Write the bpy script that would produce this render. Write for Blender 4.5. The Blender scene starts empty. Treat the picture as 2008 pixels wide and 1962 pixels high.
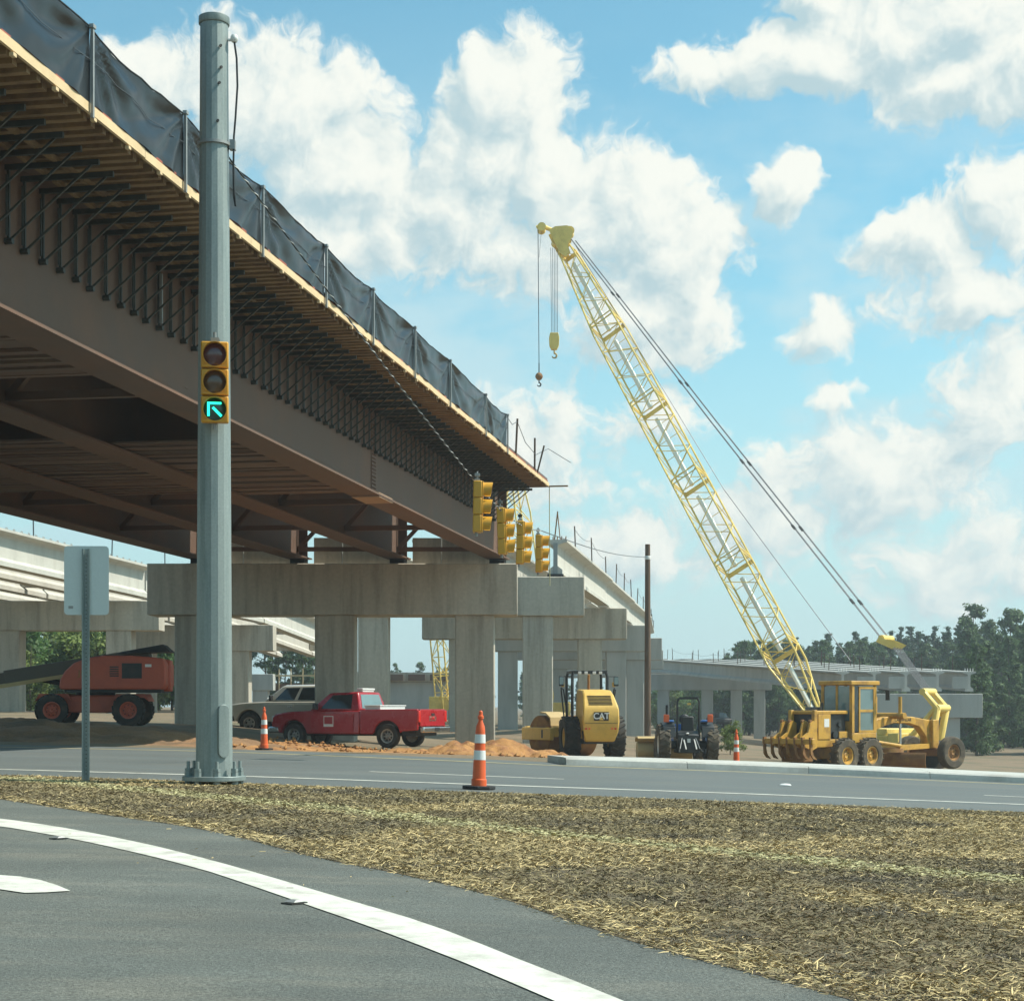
import bpy, math, random
import numpy as np
from mathutils import Vector, Matrix, noise

random.seed(7)
RNG = np.random.default_rng(7)
SC = bpy.context.scene
COL = SC.collection
R = math.radians

# ---------------------------------------------------------------- camera
F = 3400.0                      # focal length in photo pixels (2008 wide)
EYE = 1.12
cam_d = bpy.data.cameras.new('camera')
cam_d.sensor_fit = 'HORIZONTAL'
cam_d.sensor_width = 36.0
cam_d.lens = 36.0 * F / 2008.0
cam_d.shift_y = (1385.0 - 981.0) / 2008.0
cam_d.clip_start = 0.1
cam_d.clip_end = 5000
cam = bpy.data.objects.new('camera', cam_d)
cam.location = (0, 0, EYE)
cam.rotation_euler = (R(90), 0, 0)
COL.objects.link(cam)
SC.camera = cam

# ---------------------------------------------------------------- exposure
SC.view_settings.view_transform = 'Standard'
SC.view_settings.look = 'None'
SC.view_settings.exposure = 0.72
SC.view_settings.gamma = 1.0

# ---------------------------------------------------------------- sun
SUN_EL, SUN_AZ = R(52), R(87)      # azimuth clockwise from +Y
sunv = Vector((math.cos(SUN_EL) * math.sin(SUN_AZ), math.cos(SUN_EL) * math.cos(SUN_AZ), math.sin(SUN_EL)))
sd = bpy.data.lights.new('sun', 'SUN')
sd.energy = 3.6
sd.angle = R(0.5)
sd.color = (1.0, 0.95, 0.84)
so = bpy.data.objects.new('sun', sd)
so.rotation_euler = (-sunv).to_track_quat('-Z', 'Y').to_euler()
so.location = (20, 0, 60)
COL.objects.link(so)

# ---------------------------------------------------------------- sky with cumulus clouds
world = bpy.data.worlds.new('World')
SC.world = world
world.use_nodes = True
wt = world.node_tree
for n in list(wt.nodes):
    wt.nodes.remove(n)


def N(t, typ, **kw):
    n = t.nodes.new(typ)
    for k, v in kw.items():
        setattr(n, k, v)
    return n


def M(t, op, a, b=None, c=None, clamp=False):
    n = t.nodes.new('ShaderNodeMath')
    n.operation = op
    n.use_clamp = clamp
    for i, x in enumerate((a, b, c)):
        if x is None:
            continue
        if isinstance(x, (int, float)):
            n.inputs[i].default_value = x
        else:
            t.links.new(x, n.inputs[i])
    return n.outputs[0]


def VM(t, op, a, b=None, out=0):
    n = t.nodes.new('ShaderNodeVectorMath')
    n.operation = op
    for i, x in enumerate((a, b)):
        if x is None:
            continue
        if isinstance(x, (tuple, list)):
            n.inputs[i].default_value = x
        else:
            t.links.new(x, n.inputs[i])
    return n.outputs[out]


def SS(t, x, a, b):
    n = t.nodes.new('ShaderNodeMapRange')
    n.interpolation_type = 'SMOOTHSTEP'
    n.inputs[1].default_value = a
    n.inputs[2].default_value = b
    t.links.new(x, n.inputs[0])
    return n.outputs[0]


def MIXC(t, fac, a, b):
    n = t.nodes.new('ShaderNodeMix')
    n.data_type = 'RGBA'
    for i, x in ((0, fac), (6, a), (7, b)):
        if isinstance(x, (int, float)):
            n.inputs[i].default_value = x
        elif isinstance(x, (tuple, list)):
            n.inputs[i].default_value = tuple(x[:3]) + (1,)
        else:
            t.links.new(x, n.inputs[i])
    return n.outputs[2]


# cumulus heaps of the day, as (azimuth, elevation, half width, half height, weight), degrees
CLOUDS = [(0.1, 19.2, 2.3, 2.0, 1.15), (-0.9, 17.4, 2.6, 1.8, 1.0), (1.3, 16.9, 2.2, 1.7, 1.0),
          (-1.9, 15.6, 1.9, 1.6, .8), (3.9, 15.8, 2.5, 1.9, 1.05), (5.4, 14.4, 2.0, 2.1, .95),
          (4.6, 12.5, 2.4, 1.6, .75), (1.0, 14.6, 2.6, 1.4, .65),
          (-7.3, 18.7, 3.1, 2.0, 1.0), (-5.6, 17.0, 2.8, 2.1, 1.0), (-9.4, 19.6, 2.4, 1.3, .7), (-6.2, 15.0, 2.8, 1.5, .75),
          (-11.8, 19.4, 2.2, 1.2, .65), (-4.2, 15.2, 1.6, 1.2, .7),
          (9.6, 20.2, 3.2, 1.4, 1.1), (12.2, 20.9, 3.4, 1.7, 1.1), (14.8, 21.4, 2.6, 2.0, 1.1), (9.9, 22.3, 1.4, 1.2, .95),
          (14.8, 19.2, 3.0, 1.2, .85), (6.3, 20.0, 1.8, .8, .7), (16.4, 19.8, 2.2, 1.5, .9),
          (9.0, 16.4, 1.15, 1.0, .95), (13.4, 14.6, 1.7, 1.3, .78), (15.9, 15.6, 1.8, 1.4, .72), (14.7, 12.8, 2.2, 1.0, .48),
          (10.2, 12.0, 1.0, .8, .55), (10.6, 9.9, .7, .5, .5),
          (11.9, 7.4, 3.4, 1.5, .60), (15.4, 9.4, 1.6, 2.2, .5), (0.4, 8.6, 2.6, 1.4, .42), (8.0, 6.0, 3.0, 1.2, .36),
          (14.8, 4.6, 3.0, 1.2, .36), (3.6, 5.0, 3.4, 1.0, .34), (4.9, 9.4, 1.4, .8, .4),
          # the same kind of heaps on round the horizon, outside the frame
          (25, 17, 6, 3.4, 1.0), (42, 18, 8, 4, 1.0), (-24, 17, 6, 3.6, 1.0), (-46, 15, 9, 4, 1.0), (75, 16, 10, 4, .9),
          (-90, 17, 12, 4, .9), (125, 18, 13, 5, 1.0), (-140, 16, 13, 5, 1.0)]

cg = bpy.data.node_groups.new('cumulus_density', 'ShaderNodeTree')
cg.interface.new_socket('P', in_out='INPUT', socket_type='NodeSocketVector')
cg.interface.new_socket('D', in_out='OUTPUT', socket_type='NodeSocketFloat')
gi = N(cg, 'NodeGroupInput')
go = N(cg, 'NodeGroupOutput')
P0 = gi.outputs[0]
nz = N(cg, 'ShaderNodeTexNoise', noise_dimensions='2D')
nz.inputs['Scale'].default_value = 0.42
nz.inputs['Detail'].default_value = 3
nz.inputs['Roughness'].default_value = .55
cg.links.new(P0, nz.inputs['Vector'])
wv = VM(cg, 'MULTIPLY', VM(cg, 'SUBTRACT', nz.outputs['Color'], (.5, .5, .5)), (2.4, 2.0, 0))
Pw = VM(cg, 'ADD', P0, wv)
acc = None
for (cx, cy, rx, ry, w) in CLOUDS:
    vm = N(cg, 'ShaderNodeVectorMath', operation='MULTIPLY_ADD')
    cg.links.new(Pw, vm.inputs[0])
    vm.inputs[1].default_value = (1 / rx, 1 / ry, 0)
    vm.inputs[2].default_value = (-cx / rx, -cy / ry, 0)
    ln = VM(cg, 'LENGTH', vm.outputs[0], out=1)
    val = M(cg, 'MULTIPLY_ADD', ln, -w, w)
    acc = val if acc is None else M(cg, 'MAXIMUM', acc, val)
acc = M(cg, 'MAXIMUM', acc, -0.6)
fb = N(cg, 'ShaderNodeTexNoise', noise_dimensions='2D')
fb.inputs['Scale'].default_value = 0.62
fb.inputs['Detail'].default_value = 8
fb.inputs['Roughness'].default_value = .63
cg.links.new(VM(cg, 'ADD', Pw, (31, 7, 3)), fb.inputs['Vector'])
fbm = M(cg, 'MULTIPLY_ADD', fb.outputs['Fac'], 1.35, -0.47)
d1 = M(cg, 'ADD', acc, fbm)
cg.links.new(d1, go.inputs[0])

tc = N(wt, 'ShaderNodeTexCoord')
sx = N(wt, 'ShaderNodeSeparateXYZ')
wt.links.new(tc.outputs['Generated'], sx.inputs[0])
az = M(wt, 'MULTIPLY', M(wt, 'ARCTAN2', sx.outputs[0], sx.outputs[1]), 180 / math.pi)
el = M(wt, 'MULTIPLY', M(wt, 'ARCSINE', sx.outputs[2]), 180 / math.pi)
cb = N(wt, 'ShaderNodeCombineXYZ')
wt.links.new(az, cb.inputs[0])
wt.links.new(el, cb.inputs[1])
P = cb.outputs[0]


def dens(vec):
    g = N(wt, 'ShaderNodeGroup', node_tree=cg)
    wt.links.new(vec, g.inputs[0])
    return g.outputs[0]


dA = dens(P)
dB = dens(VM(wt, 'ADD', P, (.55, .75, 0)))
lit = M(wt, 'MULTIPLY_ADD', M(wt, 'SUBTRACT', dA, dB), 1.0, .56, clamp=False)
lit = SS(wt, lit, -.10, 1.12)
ccol = MIXC(wt, lit, (0.51, 0.68, 0.73), (1.0, 1.02, 0.94))
alpha = SS(wt, dA, -.05, .36)
# high thin veil, thicker towards the horizon
vn = N(wt, 'ShaderNodeTexNoise', noise_dimensions='2D')
vn.inputs['Scale'].default_value = .16
vn.inputs['Detail'].default_value = 5
vn.inputs['Roughness'].default_value = .6
wt.links.new(VM(wt, 'MULTIPLY', P, (.7, 1.5, 1)), vn.inputs['Vector'])
veil = M(wt, 'MULTIPLY', SS(wt, vn.outputs['Fac'], .30, .66), SS(wt, el, 23, 11))
veil = M(wt, 'MAXIMUM', M(wt, 'MULTIPLY', veil, .8), M(wt, 'MULTIPLY', SS(wt, el, 17, 0), .85))

sky = N(wt, 'ShaderNodeTexSky', sky_type='NISHITA')
sky.sun_disc = False
sky.sun_elevation = SUN_EL
sky.sun_rotation = SUN_AZ
sky.altitude = 60
sky.air_density = 1.0
sky.dust_density = 1.2
sky.ozone_density = 1.6
CK = 5.9
skyc = VM(wt, 'MULTIPLY', sky.outputs[0], (.76, 1.22, 1.06))
tint = MIXC(wt, veil, skyc, (0.60 * CK, 0.82 * CK, 0.88 * CK))
sc_ = VM(wt, 'MULTIPLY', ccol, (CK, CK, CK))
fin = MIXC(wt, alpha, tint, sc_)
bg = N(wt, 'ShaderNodeBackground')
bg.inputs[1].default_value = 0.1
wt.links.new(fin, bg.inputs[0])
wo = N(wt, 'ShaderNodeOutputWorld')
wt.links.new(bg.outputs[0], wo.inputs[0])
world.cycles.sampling_method = 'NONE'
SC.cycles.max_bounces = 6
SC.cycles.diffuse_bounces = 3
SC.cycles.glossy_bounces = 2
SC.cycles.transparent_max_bounces = 8


# ---------------------------------------------------------------- places
def sstep(a, b, x):
    t = min(1.0, max(0.0, (x - a) / (b - a)))
    return t * t * (3 - 2 * t)


def lerp_tab(tab, x):
    if x <= tab[0][0]:
        return tab[0][1]
    for (x0, y0), (x1, y1) in zip(tab, tab[1:]):
        if x <= x1:
            return y0 + (y1 - y0) * (x - x0) / (x1 - x0)
    return tab[-1][1]


BANK = [(-14, .26), (-11, .22), (-5, -.36), (2.3, -.55), (7, -.8), (14, -.9), (30, -1.3)]


def G(x, y):
    """height of the ground: falls gently to the right, banks behind the far road edge"""
    xc = max(-30.0, min(40.0, x))
    s = 1.5 * math.log1p(math.exp(min(30, xc / 1.5)))
    z = -0.02 * xc - 0.025 * s
    z += lerp_tab(BANK, xc) * sstep(40.5, 50, y)
    return z


def at(u, v, d):
    """a spot seen in the photograph, at the distance it stands"""
    return Vector(((u - 1004) / F * d, d, EYE + (1385 - v) / F * d))


def gp(u, v):
    """the spot on the ground seen in the photograph there"""
    d0, d = 3.0, 3.0
    while d < 400:
        p = at(u, v, d)
        if p.z <= G(p.x, d):
            lo, hi = d0, d
            for _ in range(30):
                m = (lo + hi) / 2
                q = at(u, v, m)
                if q.z <= G(q.x, m):
                    hi = m
                else:
                    lo = m
            q = at(u, v, hi)
            return Vector((q.x, q.y, G(q.x, q.y)))
        d0 = d
        d *= 1.03
    q = at(u, v, 400)
    return q


# ---------------------------------------------------------------- materials
MATS = {}


def mat(name, base, rough=.7, metal=0.0, var=.15, scale=2.0, stain=None, stain_amt=.5, stain_scale=.6, stretch=None,
        bump=0.0, bump_scale=40.0, spec=.5, fine=.08, fine_scale=60.0, coat=0.0, island=0.0, transl=0.0):
    """a weathered surface: broad tone changes, stains with their own shape, fine grain and relief"""
    m = bpy.data.materials.new(name)
    m.use_nodes = True
    t = m.node_tree
    b = t.nodes['Principled BSDF']
    ge = N(t, 'ShaderNodeNewGeometry')
    pos = ge.outputs['Position']
    if stretch:
        pos = VM(t, 'MULTIPLY', pos, stretch)
    n1 = N(t, 'ShaderNodeTexNoise')
    n1.inputs['Scale'].default_value = scale
    n1.inputs['Detail'].default_value = 6
    n1.inputs['Roughness'].default_value = .62
    t.links.new(pos, n1.inputs['Vector'])
    f1 = M(t, 'MULTIPLY_ADD', n1.outputs['Fac'], 2.4 * var, 1 - 1.2 * var)
    n2 = N(t, 'ShaderNodeTexNoise')
    n2.inputs['Scale'].default_value = fine_scale
    n2.inputs['Detail'].default_value = 3
    t.links.new(ge.outputs['Position'], n2.inputs['Vector'])
    f2 = M(t, 'MULTIPLY_ADD', n2.outputs['Fac'], 2.4 * fine, 1 - 1.2 * fine)
    ff = M(t, 'MULTIPLY', f1, f2)
    if island:
        ri = M(t, 'MULTIPLY_ADD', ge.outputs['Random Per Island'], 2 * island, 1 - island)
        ff = M(t, 'MULTIPLY', ff, ri)
    col = tuple(base) + (1,)
    src = None
    if stain is not None:
        n3 = N(t, 'ShaderNodeTexNoise')
        n3.inputs['Scale'].default_value = stain_scale
        n3.inputs['Detail'].default_value = 8
        n3.inputs['Roughness'].default_value = .65
        t.links.new(VM(t, 'ADD', pos, (13.7, 5.1, 2.2)), n3.inputs['Vector'])
        k = M(t, 'MULTIPLY', SS(t, n3.outputs['Fac'], .44, .68), stain_amt)
        src = MIXC(t, k, col, stain)
    mul = N(t, 'ShaderNodeVectorMath', operation='SCALE')
    if src is None:
        mul.inputs[0].default_value = tuple(base)
    else:
        t.links.new(src, mul.inputs[0])
    t.links.new(ff, mul.inputs['Scale'])
    t.links.new(mul.outputs[0], b.inputs['Base Color'])
    r2 = M(t, 'MULTIPLY_ADD', n1.outputs['Fac'], .25, rough - .125, clamp=True)
    t.links.new(r2, b.inputs['Roughness'])
    b.inputs['Metallic'].default_value = metal
    b.inputs['Specular IOR Level'].default_value = spec
    if coat:
        b.inputs['Coat Weight'].default_value = coat
        b.inputs['Coat Roughness'].default_value = .08
    if bump:
        bp = N(t, 'ShaderNodeBump')
        bp.inputs['Strength'].default_value = min(1, bump)
        bp.inputs['Distance'].default_value = .02
        nb = N(t, 'ShaderNodeTexNoise')
        nb.inputs['Scale'].default_value = bump_scale
        nb.inputs['Detail'].default_value = 5
        t.links.new(pos if stretch else ge.outputs['Position'], nb.inputs['Vector'])
        t.links.new(nb.outputs['Fac'], bp.inputs['Height'])
        t.links.new(bp.outputs[0], b.inputs['Normal'])
    if transl:
        b.inputs['Transmission Weight'].default_value = 0
        tr = N(t, 'ShaderNodeBsdfTranslucent')
        t.links.new(mul.outputs[0], tr.inputs[0])
        mx = N(t, 'ShaderNodeMixShader')
        mx.inputs[0].default_value = transl
        t.links.new(b.outputs[0], mx.inputs[1])
        t.links.new(tr.outputs[0], mx.inputs[2])
        t.links.new(mx.outputs[0], t.nodes['Material Output'].inputs[0])
    MATS[name] = m
    return m


def emit(name, color, strength):
    m = bpy.data.materials.new(name)
    m.use_nodes = True
    b = m.node_tree.nodes['Principled BSDF']
    b.inputs['Base Color'].default_value = tuple(color) + (1,)
    b.inputs['Emission Color'].default_value = tuple(color) + (1,)
    b.inputs['Emission Strength'].default_value = strength
    MATS[name] = m


mat('asphalt_main', (.105, .121, .119), .82, var=.24, scale=.35, stain=(.14, .14, .122), stain_amt=.55, stain_scale=.9, stretch=(.35, 1.6, 1), bump=.35, bump_scale=120, fine=.25, fine_scale=90)
mat('asphalt_slip', (.150, .164, .147), .88, var=.42, scale=.38, stain=(.23, .225, .185), stain_amt=.75, stain_scale=.9, stretch=(.7, 1.7, 1), bump=1, bump_scale=120, fine=.75, fine_scale=60)
mat('line_white', (.60, .60, .53), .75, var=.14, scale=3, stain=(.33, .31, .27), stain_amt=.7, stain_scale=4, fine=.1)
mat('line_yellow', (.50, .43, .22), .75, var=.2, scale=3, stain=(.25, .24, .19), stain_amt=.6, stain_scale=2)
mat('soil', (.19, .135, .08), .95, var=.3, scale=.7, stain=(.085, .085, .04), stain_amt=.8, stain_scale=.22, bump=.8, bump_scale=9, fine=.3, fine_scale=22)
mat('orange_sand', (.37, .185, .062), .95, var=.4, scale=1.6, stain=(.20, .085, .038), stain_amt=.85, stain_scale=1.8, stretch=(1, 1, 2), bump=1, bump_scale=14, fine=.35, fine_scale=25)
mat('island_soil', (.17, .128, .068), .95, var=.4, scale=1.4, stain=(.062, .055, .045), stain_amt=.95, stain_scale=1.1, bump=1, bump_scale=45, fine=.6, fine_scale=55)
mat('straw_dark', (.235, .19, .10), .9, var=.25, scale=1.1, stain=(.085, .076, .058), stain_amt=.9, stain_scale=.9, island=.5, fine=0)
mat('straw_gold', (.54, .42, .205), .85, var=.3, scale=1.3, stain=(.27, .20, .09), stain_amt=.8, stain_scale=.85, island=.4, fine=0)
mat('straw_pale', (.42, .385, .20), .9, var=.25, scale=1.6, stain=(.30, .26, .13), stain_amt=.6, stain_scale=2, island=.35, fine=0)
mat('concrete', (.45, .41, .335), .9, var=.24, scale=.45, stain=(.25, .22, .175), stain_amt=.65, stain_scale=.9, stretch=(2.2, 2.2, .18), bump=.3, bump_scale=30, fine=.14, fine_scale=9)
mat('concrete_new', (.52, .505, .45), .85, var=.14, scale=.8, stain=(.38, .36, .31), stain_amt=.45, stain_scale=1.0, stretch=(1.5, 1.5, .3), bump=.2, bump_scale=30, fine=.08, fine_scale=18)
mat('concrete_far', (.40, .40, .37), .9, var=.18, scale=.4, stain=(.28, .28, .255), stain_amt=.55, stain_scale=.6, stretch=(1.5, 1.5, .3))
mat('curb_concrete', (.46, .46, .42), .85, var=.18, scale=1.2, stain=(.30, .28, .24), stain_amt=.55, stain_scale=.9, fine=.12, fine_scale=14)
mat('weathered_steel', (.128, .076, .051), .72, var=.2, scale=.6, stain=(.18, .088, .05), stain_amt=.55, stain_scale=.35, fine=.12, fine_scale=40)
mat('steel_edge', (.36, .235, .15), .75, var=.2, scale=2)
mat('rust_board', (.145, .095, .07), .9, var=.25, scale=1.0, stain=(.21, .15, .095), stain_amt=.5, stain_scale=.5, fine=.1)
mat('deck_metal', (.12, .10, .085), .7, var=.2, scale=1)
mat('form_wood', (.27, .175, .085), .85, var=.35, scale=2.5, stain=(.16, .09, .045), stain_amt=.7, stain_scale=1.6, fine=.2, fine_scale=14)
mat('fascia_wood', (.66, .50, .29), .8, var=.15, scale=2, stain=(.5, .34, .18), stain_amt=.4, stain_scale=2)
mat('red_strip', (.36, .10, .06), .8)
mat('bracket_steel', (.035, .042, .038), .55, var=.3, scale=4, stain=(.09, .075, .05), stain_amt=.5, stain_scale=5)
mat('tarp', (.012, .014, .015), .33, var=.15, scale=1.5, fine=.05, spec=.5)
mat('post_steel', (.30, .31, .30), .55, metal=.4, var=.2, scale=6)
mat('galvanized', (.265, .305, .292), .5, metal=.35, var=.22, scale=1.4, stain=(.165, .21, .205), stain_amt=.75, stain_scale=2.2, stretch=(2.5, 2.5, .25), fine=.14, fine_scale=35)
mat('sign_back', (.56, .63, .62), .45, metal=.25, var=.06, scale=2)
mat('signal_yellow', (.62, .31, .022), .42, var=.1, scale=6, spec=.5)
mat('signal_dark', (.018, .016, .014), .5)
mat('lens_red', (.075, .022, .028), .15, var=.3, scale=14, spec=.8)
mat('lens_amber', (.075, .042, .022), .15, var=.3, scale=14, spec=.8)
mat('lens_green', (.004, .045, .038), .2, spec=.8)
emit('arrow_green', (.02, 1.0, .62), 1.25)
mat('black_cable', (.012, .013, .013), .5)
mat('pale_cable', (.55, .55, .52), .5)
mat('rope_steel', (.10, .11, .12), .5, metal=.3)
mat('wood_pole', (.13, .085, .055), .9, var=.3, scale=3, stretch=(6, 6, .5), stain=(.08, .055, .04), stain_amt=.6)
mat('cone_orange', (.74, .115, .025), .5, var=.08, scale=6, stain=(.45, .10, .04), stain_amt=.3, stain_scale=6)
mat('cone_white', (.72, .72, .68), .4, var=.06, scale=8)
mat('rubber', (.022, .022, .022), .8, var=.3, scale=5)
mat('tyre', (.028, .027, .025), .85, var=.3, scale=5, stain=(.11, .085, .055), stain_amt=.45, stain_scale=3)
mat('tyre_muddy', (.075, .062, .045), .92, var=.3, scale=5, stain=(.22, .165, .10), stain_amt=.75, stain_scale=2.6)
mat('crane_yellow', (.84, .62, .17), .5, var=.14, scale=1.2, stain=(.5, .33, .08), stain_amt=.45, stain_scale=1.0)
mat('crane_pale', (.86, .84, .74), .45, var=.1, scale=2)
mat('cat_yellow', (.70, .44, .095), .42, var=.1, scale=1.5, stain=(.45, .26, .06), stain_amt=.35, stain_scale=2.5, spec=.5)
mat('grader_yellow', (.56, .31, .045), .55, var=.18, scale=2, stain=(.27, .135, .035), stain_amt=.75, stain_scale=2.2)
mat('grader_rust', (.24, .115, .04), .8, var=.3, scale=3, stain=(.40, .22, .05), stain_amt=.5, stain_scale=3)
mat('lift_red', (.50, .105, .055), .55, var=.15, scale=2, stain=(.36, .085, .055), stain_amt=.5, stain_scale=2)
mat('lift_boom', (.115, .095, .07), .65, var=.2, scale=2, stain=(.17, .14, .09), stain_amt=.6)
mat('truck_red', (.36, .012, .02), .28, var=.05, scale=2, coat=.6, fine=.02)
mat('truck_beige', (.44, .41, .34), .3, var=.06, scale=2, coat=.5, fine=.02)
mat('truck_roof_white', (.6, .6, .56), .3, var=.05, coat=.5)
mat('chrome', (.62, .62, .60), .18, metal=.9, var=.05)
mat('rim_grey', (.40, .39, .36), .4, metal=.6, var=.1, scale=6, stain=(.2, .17, .13), stain_amt=.5, stain_scale=9)
mat('glass_dark', (.02, .028, .03), .06, var=.05, spec=.8)
mat('glass_sky', (.13, .20, .20), .05, var=.2, scale=2, spec=1.0, coat=.5)
mat('plastic_black', (.02, .021, .021), .55)
mat('machine_black', (.022, .026, .027), .5, var=.2, scale=4, stain=(.06, .05, .04), stain_amt=.5, stain_scale=3)
mat('tractor_blue', (.03, .15, .46), .35, var=.1, scale=3)
mat('tail_red', (.55, .02, .015), .25, spec=.7)
mat('lamp_orange', (.75, .13, .03), .35)
mat('lamp_clear', (.6, .6, .58), .15, spec=.9)
mat('white_paint', (.72, .72, .69), .4, var=.08, scale=3)
mat('bucket_tan', (.50, .36, .16), .6, var=.2, scale=3)
mat('bark', (.12, .095, .07), .95, var=.3, scale=3, stretch=(4, 4, .6))
mat('leaf_broad', (.085, .165, .042), .7, var=.3, scale=.25, island=.45, fine=0, transl=.4)
mat('leaf_yellowish', (.16, .21, .05), .7, var=.3, scale=.3, island=.45, fine=0, transl=.4)
mat('leaf_pine', (.040, .085, .036), .75, var=.3, scale=.2, island=.5, fine=0, transl=.25)
mat('leaf_forest', (.080, .135, .045), .7, var=.35, scale=.12, island=.5, fine=0, transl=.35)
mat('bank_earth', (.25, .142, .07), .95, var=.3, scale=.9, stain=(.13, .085, .045), stain_amt=.8, stain_scale=.5, bump=.9, bump_scale=12, fine=.3, fine_scale=22)
mat('far_field', (.16, .17, .07), .95, var=.3, scale=.05)
mat('oil', (.3, .29, .26), .8)


# ---------------------------------------------------------------- mesh helpers
class MB:
    def __init__(self):
        self.v = []
        self.f = []

    def add(self, vs, fs):
        o = len(self.v)
        self.v += [tuple(x) for x in vs]
        self.f += [tuple(i + o for i in q) for q in fs]
        return self

    def box(self, x0, x1, y0, y1, z0, z1, mtx=None):
        vs = [(x, y, z) for z in (z0, z1) for (x, y) in ((x0, y0), (x1, y0), (x1, y1), (x0, y1))]
        if mtx is not None:
            vs = [mtx @ Vector(p) for p in vs]
        return self.add(vs, [(3, 2, 1, 0), (4, 5, 6, 7), (0, 1, 5, 4), (1, 2, 6, 5), (2, 3, 7, 6), (3, 0, 4, 7)])

    def bar(self, p0, p1, w, h, up=(0, 0, 1)):
        """square bar from p0 to p1"""
        p0, p1 = Vector(p0), Vector(p1)
        d = (p1 - p0).normalized()
        up = Vector(up)
        if abs(d.dot(up)) > .98:
            up = Vector((0, 1, 0))
        s = d.cross(up).normalized()
        t = s.cross(d).normalized()
        vs = []
        for p in (p0, p1):
            for (a, b) in ((-1, -1), (1, -1), (1, 1), (-1, 1)):
                vs.append(p + s * (a * w / 2) + t * (b * h / 2))
        return self.add(vs, [(3, 2, 1, 0), (4, 5, 6, 7), (0, 1, 5, 4), (1, 2, 6, 5), (2, 3, 7, 6), (3, 0, 4, 7)])

    def tube(self, p0, p1, r0, r1=None, n=8):
        r1 = r0 if r1 is None else r1
        return self.path([p0, p1], [r0, r1], n)

    def path(self, pts, rs, n=8):
        pts = [Vector(p) for p in pts]
        if not isinstance(rs, (list, tuple)):
            rs = [rs] * len(pts)
        vs, fs = [], []
        ref = None
        for i, p in enumerate(pts):
            a = pts[max(0, i - 1)]
            b = pts[min(len(pts) - 1, i + 1)]
            d = (b - a).normalized()
            if ref is None:
                ref = Vector((0, 0, 1)) if abs(d.z) < .9 else Vector((1, 0, 0))
            s = d.cross(ref).normalized()
            t = s.cross(d).normalized()
            ref = t
            for k in range(n):
                an = 2 * math.pi * (k + .5) / n
                vs.append(p + (s * math.cos(an) + t * math.sin(an)) * rs[i])
        for i in range(len(pts) - 1):
            for k in range(n):
                a, b = i * n + k, i * n + (k + 1) % n
                fs.append((a, b, b + n, a + n))
        fs.append(tuple(range(n - 1, -1, -1)))
        fs.append(tuple((len(pts) - 1) * n + k for k in range(n)))
        return self.add(vs, fs)

    def prism(self, poly, y0, y1, mtx=None, taper=None):
        """polygon in (x, z) extruded along y"""
        n = len(poly)
        vs = [(x, y0, z) for (x, z) in poly] + [(x, y1, z) for (x, z) in poly]
        if taper:
            vs = [taper(*p) for p in vs]
        if mtx is not None:
            vs = [mtx @ Vector(p) for p in vs]
        fs = [tuple(range(n)), tuple(range(2 * n - 1, n - 1, -1))]
        for k in range(n):
            a, b = k, (k + 1) % n
            fs.append((b, a, a + n, b + n))
        return self.add(vs, fs)

    def lathe(self, prof, n=24, mtx=None, closed=False):
        """profile of (radius, height) turned about z"""
        vs, fs = [], []
        m = len(prof)
        for (r, h) in prof:
            for k in range(n):
                a = 2 * math.pi * k / n
                vs.append((r * math.cos(a), r * math.sin(a), h))
        for i in range(m if closed else m - 1):
            j = (i + 1) % m
            for k in range(n):
                a, b = i * n + k, i * n + (k + 1) % n
                c, d = j * n + (k + 1) % n, j * n + k
                fs.append((a, b, c, d))
        if not closed:
            fs.append(tuple(range(n - 1, -1, -1)))
            fs.append(tuple((m - 1) * n + k for k in range(n)))
        if mtx is not None:
            vs = [mtx @ Vector(p) for p in vs]
        return self.add(vs, fs)

    def hexa(self, b, t):
        """box from four bottom and four top corners"""
        return self.add(list(b) + list(t), [(3, 2, 1, 0), (4, 5, 6, 7), (0, 1, 5, 4), (1, 2, 6, 5), (2, 3, 7, 6), (3, 0, 4, 7)])

    def mesh(self, name, material, smooth=None):
        me = bpy.data.meshes.new(name)
        me.from_pydata(self.v, [], self.f)
        me.materials.append(MATS[material] if isinstance(material, str) else material)
        if smooth:
            me.polygons.foreach_set('use_smooth', [True] * len(me.polygons))
            me.set_sharp_from_angle(angle=R(smooth))
        me.update()
        return me

    def build(self, name, material, parent=None, smooth=None, bevel=0, loc=None, kind=None):
        o = bpy.data.objects.new(name, self.mesh(name, material, smooth))
        COL.objects.link(o)
        if parent is not None:
            o.parent = parent
        if loc is not None:
            o.location = loc
        if bevel:
            md = o.modifiers.new('bevel', 'BEVEL')
            md.width = bevel
            md.segments = 2
            md.limit_method = 'ANGLE'
            md.angle_limit = R(35)
            o.data.polygons.foreach_set('use_smooth', [True] * len(o.data.polygons))
            o.data.set_sharp_from_angle(angle=R(40))
        if kind:
            o['kind'] = kind
        return o


def place(name, me, parent=None, loc=(0, 0, 0), rot=(0, 0, 0), scale=None):
    o = bpy.data.objects.new(name, me)
    COL.objects.link(o)
    o.parent = parent
    o.location = loc
    o.rotation_euler = rot
    if scale is not None:
        o.scale = scale
    return o


def tag(o, label, cat, group=None):
    o['label'] = label
    o['category'] = cat
    if group:
        o['group'] = group
    return o


def thing(name, label, cat, loc=(0, 0, 0), rz=0.0, group=None):
    o = bpy.data.objects.new(name, None)
    o.empty_display_size = .3
    COL.objects.link(o)
    o.location = loc
    o.rotation_euler = (0, 0, rz)
    return tag(o, label, cat, group)


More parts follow.
